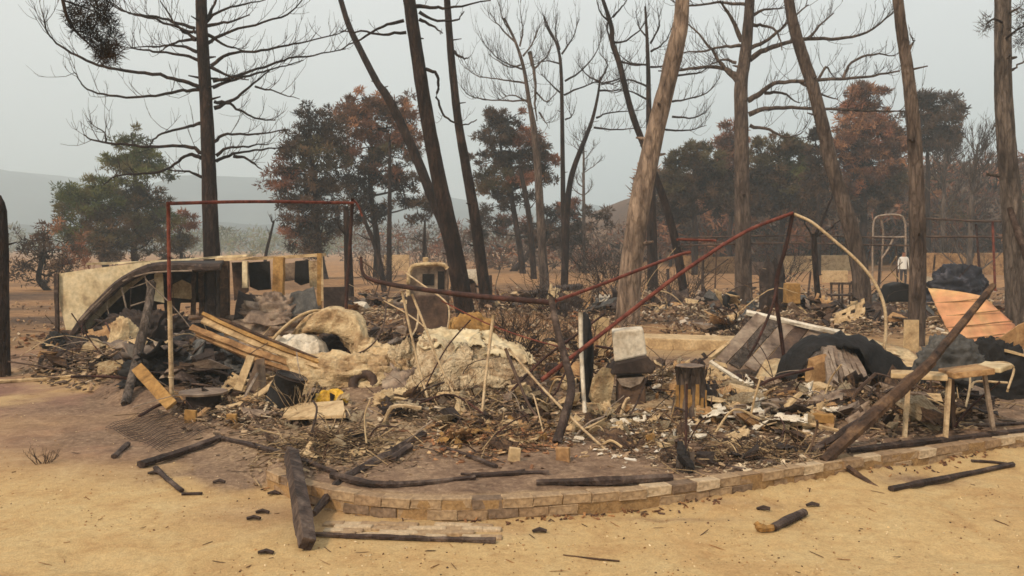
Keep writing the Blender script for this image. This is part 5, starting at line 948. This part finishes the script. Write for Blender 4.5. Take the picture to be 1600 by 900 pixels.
# ------------------------------------------------------------------ charred beams and sticks on the ground
CB = 'charred timbers scattered on the ground'
def beam(label, pts, wpx, m='char', name='charred_timber', raise_=0.0, sides=6, rough=.13, group=CB, flat=.8):
    p3, rr = [], []
    for i, q in enumerate(pts):
        g = G(q[0], q[1]); wv = wpx[min(i, len(wpx)-1)] if isinstance(wpx, (list, tuple)) else wpx
        r = pix(wv, g.y)/2; g.z += r*.75+(q[2] if len(q) > 2 else raise_); p3.append(g); rr.append(r)
    n = max(4, int(sum((p3[i+1]-p3[i]).length for i in range(len(p3)-1))/.12/max(1, len(p3)-1)))
    b = MB(); b.tube(smoothline(p3, n), rr, sides, rough, flat=flat); return tag(b.build(name, M[m]), label, 'beam', group)
beam('charred beam slanting up on the sand, left of the plot corner', [(220, 732), (280, 712), (345, 688)], [17, 15, 13])
beam('charred beam running right from the top of the left slanted beam', [(345, 688), (400, 700), (455, 716), (525, 742)], [10, 10, 11, 9])
beam('thin charred stick pointing down from the left slanted beam', [(243, 734), (262, 752), (284, 770)], 9)
beam('short charred stick on the sand at the end of the thin stick', [(284, 774), (316, 773)], 6)
beam('stubby charred log on the soot at far left', [(178, 717), (200, 697)], 10)
p0, p1 = G(480, 862), P(455, 708, 7.6); b = MB(); b.tube(smoothline([p0+Vector((0, 0, .05)), P(470, 790, 6.2), P(455, 708, 7.45)], 8), [.062, .07, .068, .066], 4, .06); tag(b.build('charred_post', M['char']), 'thick square charred post lying over the left end of the wall', 'beam', CB)
b = MB(); b.tube(smoothline([P(490, 803, 6.3), P(535, 752, 7.0), P(590, 722, 7.6), P(660, 680, 8.6)], 7), [.025, .045, .06, .05], 6, .12); tag(b.build('charred_timber', M['char']), 'long charred branch rising from the wall toward the foam', 'beam', CB)
beam('short charred piece under the long charred branch', [(612, 722), (640, 702)], 13)
b = MB(); b.tube(smoothline([G(468, 838)+Vector((0, 0, .02)), G(560, 842)+Vector((0, 0, .02)), G(680, 846)+Vector((0, 0, .018)), G(774, 849)+Vector((0, 0, .02))], 10), [.014, .02, .019, .022], 6, .2); tag(b.build('charred_timber', M['char']), 'thin straight charred pole on the sand in front of the wall', 'beam', CB)
beam('charred beam along the wall top left of centre', [(520, 748), (585, 762), (660, 758), (742, 750)], [16, 15, 11])
beam('charred beam along the wall top at the centre', [(738, 746), (800, 743), (858, 742)], 10)
beam('heavy dark beam along the wall top right of centre', [(838, 758), (940, 758), (1050, 752)], [12, 18, 16])
beam('thin charred stick parallel behind the wall at centre', [(720, 742), (780, 742), (820, 736)], 5)
beam('short charred stick slanting on the ash at the centre', [(690, 700), (735, 716), (775, 732)], [6, 9])
beam('charred beam on the ash right of the black post foot', [(1085, 722), (1125, 730), (1165, 738)], 9)
beam('thin charred beam lying toward the long leaning beam', [(1145, 708), (1180, 720), (1214, 734)], 8)
b = MB(); b.tube(smoothline([P(1286, 722, 7.55), P(1340, 672, 7.75), P(1400, 616, 8.0), P(1456, 566, 8.2)], 7), [.05, .062, .06, .05], 7, .1); b.tube(smoothline([P(1448, 572, 8.2), P(1500, 510, 8.7), P(1552, 446, 9.2)], 6), [.042, .038, .034], 6, .08); tag(b.build('charred_timber', M['char2']), 'long heavy charred beam leaning up in front of the orange sheet', 'beam', CB)
b = MB(); b.tube(smoothline([P(1228, 730, 7.6), P(1290, 694, 7.9), P(1350, 655, 8.15), P(1412, 608, 8.4)], 6), [.035, .045, .04], 6, .12); tag(b.build('charred_timber', M['char']), 'second charred beam leaning behind the long heavy one', 'beam', CB)
beam('long charred beam along the wall top at the right', [(1325, 708), (1420, 698), (1520, 686), (1640, 674)], [11, 14, 12])
beam('dark charred pole behind the table legs', [(1390, 664), (1480, 668), (1620, 664)], [7, 8])
beam('pale pole lying across behind the small table', [(1440, 622), (1530, 614), (1640, 612)], [9, 8], 'pipegrey')
b = MB(); b.tube(smoothline([P(1314, 722, 7.6), P(1340, 742, 7.45), P(1378, 768, 7.2)], 5), [.028, .032, .022], 5, .15); tag(b.build('charred_timber', M['char2']), 'charred stick propped against the front of the wall, right', 'beam', CB)
beam('long charred stick on the sand below the wall at the right', [(1392, 768), (1450, 757), (1520, 742), (1582, 729)], [12, 13, 10])
beam('short charred stick meeting the long one near the right wall foot', [(1518, 722), (1550, 724), (1580, 728)], 6)
beam('short grey charred log lying alone on the sand', [(1208, 830), (1232, 818), (1256, 806)], [15, 17, 15], 'char', 'charred_log', sides=9, rough=.06)
b = MB(); g = G(1194, 832); b.tube(smoothline([g+Vector((-.05, .03, .06)), g+Vector((-.02, 0, .025)), g+Vector((.07, .01, .03))], 4), [.02, .035, .02], 6, .3); tag(b.build('bark_chip', M['ochre']), 'curled brown bark chip touching the lone charred log', 'bark')
beam('dark log in the middle distance between the leaning trunks and post', [(790, 470), (850, 460), (905, 452)], [8, 14, 12], 'char', rough=.25)
beam('pale plank lying flat at the far left beside the burnt stump', [(-20, 600), (60, 596), (150, 586)], [9, 8, 6], 'beige', 'plank')
beam('dark branch lying behind the pale plank at far left', [(70, 594), (120, 586), (150, 578)], [6, 7], 'char2')
beam('thin stick on the sand at bottom centre', [(880, 868), (925, 874), (968, 878)], [3, 4], 'char2')
for i, (x, y, l) in enumerate([(240, 742, 'tiny charred lump at the foot of the left slanted beam'), (342, 756, 'small charred lump on the sand left of the wall end'), (428, 774, 'small charred bit left of the thick square post'), (410, 803, 'upper of two charred bits left of the thick square post'), (396, 813, 'lower of two charred bits left of the thick square post'), (415, 867, 'dark charred scrap at bottom left of the square post'), (1193, 798, 'small dark bit above the lone charred log'), (843, 833, 'small dark bit on the sand under the wall centre'), (1270, 792, 'tiny brown chip right above the lone charred log')]):
    g = G(x, y); b = MB(); b.tube([g+Vector((-.05, 0, .015)), g+Vector((0, .01, .025)), g+Vector((.05, .0, .015))], [.014, .022, .016], 7, .25, flat=.7); tag(b.build('charcoal_piece', M['char']), l, 'charcoal', 'charcoal pieces on the sand')

# ------------------------------------------------------------------ rubble heaps: pieces one can pick apart, and the fine stuff
fmesh = {}
for mm in ['white', 'beige', 'foam', 'char2', 'soot', 'wood', 'metalgrey', 'fleece', 'char', 'ochre', 'black', 'tarpgrey', 'foam']:
    for k in range(4):
        b = MB(); b.box((0, 0, 0), (1, 1, 1), None, .75); o = b.build('fragment', M[mm]); me_ = o.data; bpy.data.objects.remove(o); fmesh.setdefault(mm, []).append(me_)
smesh = {}
for mm in ['white', 'beige', 'foam', 'soot', 'wood', 'metalgrey', 'fleece', 'tarpgrey', 'char2', 'metalbrown', 'char', 'black', 'ochre']:
    for k in range(2):
        o = crumple('torn_sheet', [Vector((-.5, -.35, 0)), Vector((.5, -.35, 0)), Vector((.5, .35, .05)), Vector((-.5, .35, 0))], mm, None, 9, 6, .09, 2.2, .02, k*5+len(mm), .5)
        me_ = bpy.data.meshes.new_from_object(o.evaluated_get(bpy.context.evaluated_depsgraph_get())); bpy.data.objects.remove(o); smesh.setdefault(mm, []).append(me_)
def heap(label, cx, cy, rx, ry, n, mats, wts, smin, smax, lift, nfine, pal, pw, fs):
    g = G(cx, cy); t = thing('rubble_heap', label, 'rubble', g)
    for i in range(int(n*1.5)):
        a, r = random.uniform(0, 2*math.pi), math.sqrt(random.random()); q = G(cx+rx*r*math.cos(a), cy+ry*r*math.sin(a))
        if q.x > -2.1 and q.y < float(yw(q.x))+.2: continue
        mm = random.choices(mats, wts)[0]; o = bpy.data.objects.new('fragment', random.choice(fmesh[mm])); link(o, t)
        s = smin*.6+(smax-smin*.6)*random.random()**2.2; o.scale = (s*random.uniform(.7, 1.7), s*random.uniform(.5, 1), s*random.uniform(.12, .5))
        o.rotation_euler = (random.gauss(0, .4), random.gauss(0, .4), random.uniform(0, 6.28)); o.location = q-t.location+Vector((0, 0, random.uniform(.01, lift)*(1-r*.7)+s*.1))
    for i in range(int(n*.42)):
        a, r = random.uniform(0, 2*math.pi), math.sqrt(random.random()); q = G(cx+rx*r*math.cos(a), cy+ry*r*math.sin(a))
        if q.x > -2.1 and q.y < float(yw(q.x))+.3: continue
        mm = random.choices(mats, wts)[0]; o = bpy.data.objects.new('torn_sheet', random.choice(smesh[mm])); link(o, t)
        s = smax*random.uniform(.7, 2.1); o.scale = (s*random.uniform(.8, 1.6), s*random.uniform(.6, 1.1), s); o.rotation_euler = (random.gauss(.35, .5), random.gauss(0, .45), random.gauss(0, 1.2)); o.location = q-t.location+Vector((0, 0, s*.16+random.uniform(0, lift*.4)))
    for i in range(int(n*.3)):
        a, r = random.uniform(0, 2*math.pi), math.sqrt(random.random()); q = G(cx+rx*r*math.cos(a), cy+ry*r*math.sin(a))
        if q.x > -2.1 and q.y < float(yw(q.x))+.3: continue
        dv = Vector((random.gauss(0, 1), random.gauss(0, .6), abs(random.gauss(.1, .35)))).normalized(); ln = smax*random.uniform(1.6, 5); p1 = q+dv*ln*.5+rvec(.1*ln)+Vector((0, 0, .05)); p2 = q+dv*ln
        b = MB(); rr_ = random.choice([.005, .006, .008, .012, .02]); b.tube(smoothline([q+Vector((0, 0, -.02)), p1, p2], 4), [rr_, rr_*.9], 5, .12); b.build('bent_rod', M[random.choice(['rustdark', 'char', 'pole', 'char2', 'metalbrown', 'pipegrey', 'beige'])], t)
    nfine = int(nfine*3.0); a = rng.uniform(0, 2*math.pi, nfine); r = np.abs(rng.normal(0, .55, nfine))
    pts = np.array([tuple(G0(cx+rx*rr*math.cos(aa), cy+ry*rr*math.sin(aa), .19)) for aa, rr in zip(a, r)])
    ok = (pts[:, 1] > yw(pts[:, 0])+.14*(pts[:, 0] > -2.1)) & (fbm(pts[:, 0]*2.6, pts[:, 1]*2.6, 30) > .33); pts, r = pts[ok], r[ok]; nfine = len(pts)
    pts[:, 2] = hz(pts[:, 0], pts[:, 1])+rng.random(nfine)**2*lift*np.clip(1-r*.8, 0, 1)+.003
    sz = np.stack([rng.uniform(.6, 2.4, nfine), rng.uniform(.3, 1, nfine), rng.uniform(.08, .35, nfine)], -1)*(fs*(.22+1.1*rng.random(nfine)**3))[:, None]
    shards('fine_rubble', pts, sz, pick_cols(nfine, pal, pw)*.78+np.array(S(150, 124, 98)[:3])*.22, t, .3)
    nt_ = nfine//14; k = rng.choice(nfine, nt_); sz = np.stack([rng.uniform(.08, .4, nt_), rng.uniform(.003, .009, nt_), rng.uniform(.003, .008, nt_)], -1)
    shards('sticks', pts[k]+np.array([0, 0, .03]), sz, pick_cols(nt_, [(60, 48, 42), (120, 98, 74), (170, 144, 108), (90, 66, 50)]), t, .3)
    return t
LP = [(222, 206, 182), (204, 174, 136), (166, 136, 106), (122, 96, 76), (72, 57, 50), (236, 226, 210)]
DP = [(84, 67, 57), (120, 96, 78), (158, 128, 100), (196, 168, 134), (56, 46, 42), (214, 194, 164)]
RP = [(164, 108, 70), (190, 138, 92), (128, 82, 56), (210, 176, 132), (84, 62, 48)]
heap('heap of pale broken rubble between the log stump and the black carpet', 1210, 640, 118, 36, 120, ['white', 'beige', 'fleece', 'char2', 'metalgrey', 'wood', 'soot'], [4, 5, 4, 3, 2, 2, 2], .07, .19, .16, 3000, LP, [3, 4, 4, 3, 3, 2], .05)
heap('heap of grey broken rubble under the small table and long beam', 1420, 640, 130, 38, 60, ['beige', 'char2', 'soot', 'metalgrey', 'wood', 'fleece'], [2, 4, 4, 2, 2, 2], .08, .22, .18, 1800, DP, None, .05)
heap('scatter of reddish wood shavings and chips at the plot centre', 775, 680, 100, 30, 34, ['wood', 'beige', 'char2', 'ochre'], [4, 3, 3, 2], .06, .14, .1, 1900, RP, None, .045)
heap('low heap of dark debris at the foot of the fleece mound', 740, 640, 150, 28, 44, ['soot', 'char2', 'metalgrey', 'beige', 'fleece'], [4, 4, 2, 3, 3], .08, .2, .15, 1700, DP, None, .05)
heap('scatter of pale ash lumps around the black post foot', 1000, 675, 120, 30, 50, ['fleece', 'white', 'beige', 'char2', 'wood'], [3, 3, 3, 3, 2], .05, .13, .1, 2200, LP, None, .04)
heap('tangle of black burnt scraps between the leaning post and the fallen plank', 290, 578, 90, 30, 90, ['char', 'black', 'soot', 'tarpgrey', 'metalgrey', 'white', 'char2'], [5, 5, 4, 3, 2, .6, 3], .1, .42, .42, 900, [(44, 38, 36), (70, 58, 52), (110, 92, 76), (30, 27, 27)], None, .06)
heap('heap of burnt scraps below the fallen plank on the left', 400, 632, 130, 26, 60, ['beige', 'wood', 'soot', 'char2', 'foam', 'metalgrey'], [3, 3, 4, 4, 3, 2], .08, .2, .16, 1600, DP, None, .05)
heap('heap of brown scraps in front of the caravan shell', 165, 565, 120, 26, 70, ['char2', 'soot', 'wood', 'beige', 'foam', 'char'], [4, 4, 2, 2, 2, 4], .1, .3, .3, 1700, DP, [4, 4, 3, 2, 4, 1], .07)
heap('ash and scraps strewn on the bare left part of the plot', 520, 690, 130, 36, 26, ['beige', 'fleece', 'char2', 'soot'], [3, 3, 2, 2], .04, .1, .05, 2200, [(150, 126, 98), (184, 160, 126), (110, 90, 72), (74, 60, 52)], None, .03)
heap('charred scraps strewn on the ash behind the right wall', 1180, 705, 160, 30, 26, ['soot', 'char2', 'char', 'beige'], [3, 3, 3, 1], .04, .12, .05, 1900, DP, None, .035)
heap('dark wreckage between the caravan cabin and the appliance', 590, 535, 110, 22, 40, ['soot', 'metalgrey', 'beige', 'char', 'metalbrown' if False else 'char2'], [3, 3, 2, 3, 3], .12, .35, .25, 1100, DP, None, .08)
heap('brown tangle of debris behind the black post', 870, 575, 90, 36, 50, ['wood', 'char2', 'soot', 'beige', 'fleece'], [3, 4, 3, 2, 2], .1, .24, .25, 1500, RP+DP, None, .06)
heap('debris strewn around the log stump and heater', 1050, 600, 80, 28, 40, ['beige', 'char2', 'soot', 'fleece', 'wood'], [3, 3, 3, 2, 3], .08, .2, .2, 1300, DP+LP, None, .05)
for x, y, rx, ry, l in [(1080, 482, 70, 10, 'low wreckage at the foot of the spreading bare pine'), (1250, 490, 80, 10, 'low wreckage in front of the forked burnt sapling'), (1345, 506, 60, 10, 'low wreckage at the foot of the leaning grey-brown trunk'), (1490, 500, 80, 12, 'low wreckage right of the upright beige board'), (930, 488, 70, 10, 'low wreckage left of the pale trunk base'), (820, 478, 80, 9, 'low wreckage beyond the reddish dead brush'), (590, 486, 60, 9, 'low wreckage left of the burnt appliance'), (1420, 475, 60, 7, 'low dark wreckage around the black box wreck'), (1160, 520, 70, 8, 'low wreckage behind the slatted panel')]:
    heap(l, x, y, rx, ry, 34, ['char2', 'soot', 'metalgrey', 'tarpgrey', 'char', 'beige', 'wood', 'white'], [4, 4, 3, 3, 4, 2, 2, .7], .16, .5, .3, 420, DP, None, .09)
for i, (x, y0, y1, w_, d, l) in enumerate([(1098, 404, 470, 5, 31, 'thin black post left of the spreading pine'), (1192, 420, 472, 5, 29, 'thin black post right of the spreading pine'), (1262, 424, 474, 4, 30, 'thin black post left of the forked sapling'), (1370, 400, 470, 5, 31, 'thin black post right of the leaning trunk'), (1456, 398, 462, 4, 33, 'thin black post right of the brown trunk'), (1045, 420, 476, 6, 29, 'short black post right of the pale trunk'), (932, 430, 480, 5, 28, 'short black post left of the pale trunk'), (768, 430, 476, 6, 28, 'short black post right of the slim leaning trunk'), (1220, 398, 470, 4, 34, 'slim black post behind the steel prop')]):
    q = P(x, y1, d); g = hz1(q.x, d); b = MB(); tp = P(x+random.uniform(-5, 5), y0, d); b.tube([Vector((q.x, d, g-.1)), Vector((q.x, d, g)).lerp(tp, .5)+rvec(.02), tp], [pix(w_, d)/2, pix(w_, d)/2*.8], 6, .15); tag(b.build('burnt_post', M['char']), l, 'post', 'burnt posts in the middle distance')
def far_heap(label, x0, x1, y0, y1, n, pal, fs, lift):
    xs = rng.uniform(x0, x1, n); ys = rng.uniform(y0, y1, n); pts = np.array([tuple(G0(a, b_, .1)) for a, b_ in zip(xs, ys)]); clump = fbm(pts[:, 0]*.8, pts[:, 1]*.5, 4)
    pts = pts[clump > .4]; n = len(pts); pts[:, 2] = hz(pts[:, 0], pts[:, 1])+rng.random(n)**2*lift
    sz = np.stack([rng.uniform(.5, 2.2, n), rng.uniform(.3, 1, n), rng.uniform(.15, .7, n)], -1)*(fs*(.3+1.3*rng.random(n)**3))[:, None]
    return shards('far_rubble', pts, sz, pick_cols(n, pal)*.6+np.array(S(118, 92, 74)[:3])*.4, None, .5, label, 'rubble')
far_heap('strip of mixed wreckage strewn behind the plot on the right', 990, 1600, 455, 520, 7000, DP+DP+LP, .075, .3)
far_heap('strip of wreckage strewn behind the fallen bar in the middle', 540, 1000, 448, 520, 4200, DP+DP+RP, .075, .3)
far_heap('strip of scattered scraps far left behind the caravan', -20, 330, 462, 540, 1100, DP+RP, .07, .12)
# pebbles and litter of the foreground sand
n = 3200; xs = rng.uniform(-20, 1620, n); ys = 600+300*rng.random(n)**.8; pts = np.array([tuple(G0(a, b_)) for a, b_ in zip(xs, ys)]); ok = (pts[:, 1] < yw(pts[:, 0])-.02) & (fbm(pts[:, 0]*1.3, pts[:, 1]*1.3, 12) > .44); pts = pts[ok]; n = len(pts); pts[:, 2] = hz(pts[:, 0], pts[:, 1])+.002
shards('pebbles', pts, np.stack([rng.uniform(.5, 1.3, n)]*3, -1)*rng.uniform(0.003, .010, n)[:, None]*np.array([1.3, 1, .7]), pick_cols(n, [(200, 170, 124), (168, 130, 88), (120, 88, 62), (222, 198, 158), (74, 58, 48)], [5, 4, 2, 3, 1.5]), None, .4, 'small pebbles and grit strewn over the yellow sand', 'pebbles')
n = 420; xs = rng.uniform(100, 1600, n); pw_ = [wat(rng.uniform(0, cum[-1])) for _ in range(n)]; pts = np.array([tuple(p+Vector((tg.y, -tg.x, 0))*abs(random.gauss(0, .07))) for p, tg in pw_]); ok = fbm(pts[:, 0]*2.5, pts[:, 1]*2.5, 3) > .52; pts = pts[ok]; n = len(pts); pts[:, 2] = hz(pts[:, 0], pts[:, 1])+.006
shards('dead_leaves', pts, np.stack([rng.uniform(.015, .05, n), rng.uniform(.008, .02, n), rng.uniform(.003, .01, n)], -1), pick_cols(n, [(130, 92, 62), (104, 72, 54), (160, 116, 76), (84, 62, 50)]), None, .5, 'dead brown leaves and bark drifted along the wall foot', 'leaves')
n = 90; pts = np.array([tuple(G0(a, b_)) for a, b_ in zip(rng.uniform(0, 1600, n), rng.uniform(700, 900, n))]); ok = pts[:, 1] < yw(pts[:, 0])-.03; pts = pts[ok]; n = len(pts); pts[:, 2] = hz(pts[:, 0], pts[:, 1])+.005
shards('twig_litter', pts, np.stack([rng.uniform(.02, .12, n), rng.uniform(.002, .006, n), rng.uniform(.002, .006, n)], -1), pick_cols(n, [(96, 66, 46), (70, 52, 42), (150, 112, 74)]), None, .15, 'thin dry twigs and needles littered on the sand', 'twigs')
# dead weeds and brush
def brush(name, label, px, py, wpx, hpx, n, m='twig', d=None, r=.006, depth=2, cat='bush'):
    g = G(px, py) if d is None else P(px, py, d); d = g.y; t = thing(name, label, cat, g); tw = []
    for k in range(n):
        a = random.uniform(0, 6.28); q = g+Vector((math.cos(a), math.sin(a)*.7, 0))*pix(wpx, d)*.3*random.random()
        grow_twig(q, Vector((math.cos(a)*.8*wpx/hpx*.5, math.sin(a)*.6, .8)), pix(hpx, d)*random.uniform(.5, 1.05), r, .3, tw, depth, .45)
    tint_twigs([q[0] for q in tw], [q[1] for q in tw], 'stems', M[m], t)['kind'] = 'stuff'; return t
brush('dry_weed', 'small dry weed tuft alone on the sand at left', 66, 724, 46, 26, 16, 'char2', r=.0035, cat='weed')
for x, y, w_, h_, l, d in [(960, 470, 110, 90, 'dense bare brush behind the pale leaning trunk base', 30), (880, 500, 100, 80, 'bare brush tangle in front of the bare middle pines', 24), (1060, 470, 90, 70, 'bare brush between the pale trunk and the spreading pine', 33), (1220, 440, 110, 60, 'bare brush left of the leaning grey-brown trunk', 44), (590, 445, 70, 50, 'dark leafless bush behind the appliance', 42), (800, 560, 110, 62, 'wiry tangle of dead stems over the fleece mound', 12.4), (950, 435, 120, 60, 'low burnt brush far behind the pale trunk', 50), (1180, 530, 120, 50, 'thin dead stems behind the slatted panel', 16)]:
    brush('dead_bush', l, x, y, w_, h_, 34, 'twig', d, .006+.0003*d, 2)
brush('dead_bush', 'reddish dead brush behind the long bar and pale upright pole', 800, 520, 150, 60, 30, 'char2', 14.5, .007, 2)
brush('dead_bush', 'dead brush beside the black post and red bars', 920, 560, 120, 80, 36, 'twig', 12.5, .006, 2)
for x, y, d, l in [(735, 560, 11.6, 'pale wiry stems rising over the cream sheeting'), (845, 590, 10.4, 'dark wiry stems in front of the black post'), (1010, 600, 10.6, 'thin wiry stems between the heater and the log stump'), (1150, 640, 9.4, 'thin wiry stems in the pale rubble'), (1395, 640, 9, 'thin wiry stems under the small table'), (470, 640, 9.9, 'thin wiry stems beside the flat cream board')]: brush('dead_weed', l, x, y, 70, 60, 12, random.choice(['char2', 'twig', 'pole']), d, .004, 1, 'weed')
brush('dead_bush', 'wiry dead stems around the beige leaning poles', 700, 640, 120, 70, 26, 'char2', 10.3, .005, 2)
# wire netting on the soot at left and in front of the wall
def netting(label, c, nu, nv):
    C = [G(*q)+Vector((0, 0, .03)) for q in c]; b = MB()
    for i in range(nu+1):
        b.tube([tuple((C[0].lerp(C[1], i/nu)).lerp(C[3].lerp(C[2], i/nu), k/6)+Vector((0, 0, .02*math.sin(k*1.7+i*.4)))) for k in range(7)], .0028, 3, 0, False)
    for j in range(nv+1):
        b.tube([tuple((C[0].lerp(C[3], j/nv)).lerp(C[1].lerp(C[2], j/nv), k/6)+Vector((0, 0, .02*math.sin(k*1.7+j*.4)))) for k in range(7)], .0028, 3, 0, False)
    return tag(b.build('wire_netting', M['soot']), label, 'netting')
netting('grey wire netting lying flat on the sooty ground at left', [(165, 672), (240, 640), (330, 672), (250, 708)], 22, 14)
pv_ = thing('paving_strip', 'strip of half-buried small pavers between the wall and the thin pole', 'paving', G(640, 830))
pmesh = []
for k in range(4):
    b = MB(); b.box((0, 0, 0), (.15, .072, .04), None, .08); o = b.build('paver_source', BRK[[0, 2][k % 2]]); md = o.modifiers.new('b', 'BEVEL'); md.width = .008; md.segments = 2
    pmesh.append(bpy.data.meshes.new_from_object(o.evaluated_get(bpy.context.evaluated_depsgraph_get()))); bpy.data.objects.remove(o)
for r_ in range(4):
    for k in range(9):
        g0, g1 = G(508+(r_ % 2)*16, 820+r_*5.6), G(768+(r_ % 2)*14, 823+r_*6.2); f = (k+.5)/9; q = g0.lerp(g1, f); o = bpy.data.objects.new('paver', random.choice(pmesh)); link(o, pv_)
        if random.random() < .12: bpy.data.objects.remove(o); continue
        o.location = Vector((q.x, q.y, hz1(q.x, q.y)-.020+random.uniform(-.005, .003)))-pv_.location; o.rotation_euler = (random.gauss(0, .03), random.gauss(0, .03), math.atan2(g1.y-g0.y, g1.x-g0.x)+random.gauss(0, .03))

b = MB(); b.bar(Vector((P(1000, 530, 17).x, 17, .14)), Vector((P(1215, 530, 16.2).x, 16.2, .14)), .9, .3, (0, 0, 1), .03, 10); tag(b.build('concrete_slab', M['beige'], bevel=.02), 'long low concrete slab behind the white box and slatted panel', 'slab')
b = MB(); b.bar(Vector((P(560, 478, 27).x, 27, .1)), Vector((P(640, 478, 26).x, 26, .1)), 2.2, .2, (0, 0, 1), .03, 6); tag(b.build('concrete_slab', M['foam'], bevel=.02), 'pale slab in the distance left of the burnt appliance', 'slab')
# ------------------------------------------------------------------ far low banks and walls, right background
for i, (x0, x1, y0, y1, d, m, l) in enumerate([(1062, 1152, 400, 432, 66, 'wood', 'tan earth-coloured wall segment far behind, right of the pale trunk'), (1172, 1208, 408, 436, 63, 'metalbrown', 'dark square shed far behind the spreading pine'), (1225, 1330, 400, 424, 66, 'beige', 'pale low wall far behind the steel prop'), (1438, 1575, 396, 418, 62, 'wood', 'orange-tan low wall far behind, right of the brown trunk'), (1285, 1325, 424, 444, 52, 'beige', 'striped pale panel wall behind the burnt chairs'), (600, 640, 398, 420, 75, 'beige', 'pale low wall in the distance left of the leaning pines')]):
    a, b_ = P(x0, y0, d), P(x1, y0+2, d); zb = min(hz1(a.x, d), hz1(b_.x, d))-.2; h = a.z-zb
    t = thing('far_wall', l, 'wall', ((a.x+b_.x)/2, d, zb)); ns = max(1, int((b_.x-a.x)/2.0))
    for k in range(ns):
        xa = a.x+(b_.x-a.x)*k/ns; xb = a.x+(b_.x-a.x)*(k+1)/ns-.04; b = MB(); b.box(((xa+xb)/2, d+random.uniform(-.04, .04), zb+h/2+random.uniform(-.06, .06)), (xb-xa, .25, h), None, .03); b.build('wall_panel', M[m], t)
# ------------------------------------------------------------------ person far away in a white shirt
pp = P(1411, 454, 40); pz = hz1(pp.x, pp.y)
vv = [(0, 0, .95), (0, .01, 1.15), (0, .01, 1.36), (0, 0, 1.46), (0, -.02, 1.56), (0, -.03, 1.68), (.17, 0, 1.38), (.24, .02, 1.12), (.25, -.06, .88), (.26, -.08, .80), (-.17, 0, 1.38), (-.24, .02, 1.12), (-.25, -.06, .88), (-.26, -.08, .80), (.09, 0, .88), (.10, -.02, .48), (.10, .02, .08), (.11, -.14, .04), (-.09, 0, .88), (-.10, -.02, .48), (-.10, .02, .08), (-.11, -.14, .04)]
rd = [.15, .14, .16, .06, .08, .085, .065, .05, .035, .03, .065, .05, .035, .03, .1, .07, .05, .035, .1, .07, .05, .035]
ed = [(0, 1), (1, 2), (2, 3), (3, 4), (4, 5), (2, 6), (6, 7), (7, 8), (8, 9), (2, 10), (10, 11), (11, 12), (12, 13), (0, 14), (14, 15), (15, 16), (16, 17), (0, 18), (18, 19), (19, 20), (20, 21)]
for side, w_ in ((1, 9), (-1, 13)):
    x, y, z = vv[w_]
    for k in range(4):
        vv.append((x+side*.0, y-.03+.02*k, z-.05)); vv.append((x-side*.01, y-.035+.02*k, z-.09)); rd += [.009, .008]; ed += [(w_, len(vv)-2), (len(vv)-2, len(vv)-1)]
    vv.append((x-side*.01, y-.06, z-.03)); rd.append(.009); ed.append((w_, len(vv)-1))
pm = bpy.data.meshes.new('person'); pm.from_pydata(vv, ed, []); po = link(bpy.data.objects.new('person', pm)); po.location = (pp.x, pp.y, pz)
md = po.modifiers.new('skin', 'SKIN')
if not pm.skin_vertices:
    sl = pm.attributes
lay = pm.skin_vertices[0] if pm.skin_vertices else None
if lay is None:
    bpy.context.view_layer.objects.active = po; bpy.ops.mesh.customdata_skin_add(); lay = pm.skin_vertices[0]
for i, r in enumerate(rd): lay.data[i].radius = (r, r*.75)
lay.data[0].use_root = True
po.modifiers.new('sub', 'SUBSURF').render_levels = 1
m = bpy.data.materials.new('clothes'); m.use_nodes = True; t = m.node_tree; tc = t.nodes.new('ShaderNodeTexCoord'); sx = t.nodes.new('ShaderNodeSeparateXYZ'); t.links.new(tc.outputs['Object'], sx.inputs[0])
mr = t.nodes.new('ShaderNodeMath'); mr.operation = 'DIVIDE'; mr.inputs[1].default_value = 1.8; t.links.new(sx.outputs[2], mr.inputs[0])
r = ramp(t, [(0, S(40, 36, 36)), (.06, S(60, 54, 56)), (.49, S(226, 222, 214)), (.80, S(150, 104, 80)), (.90, S(44, 34, 30))]); r.color_ramp.interpolation = 'CONSTANT'
t.links.new(mr.outputs[0], r.inputs[0]); t.links.new(r.outputs[0], t.nodes['Principled BSDF'].inputs['Base Color']); t.nodes['Principled BSDF'].inputs['Roughness'].default_value = .9; pm.materials.append(m)
tag(po, 'person in a white shirt standing far behind, left of the brown trunk', 'person')
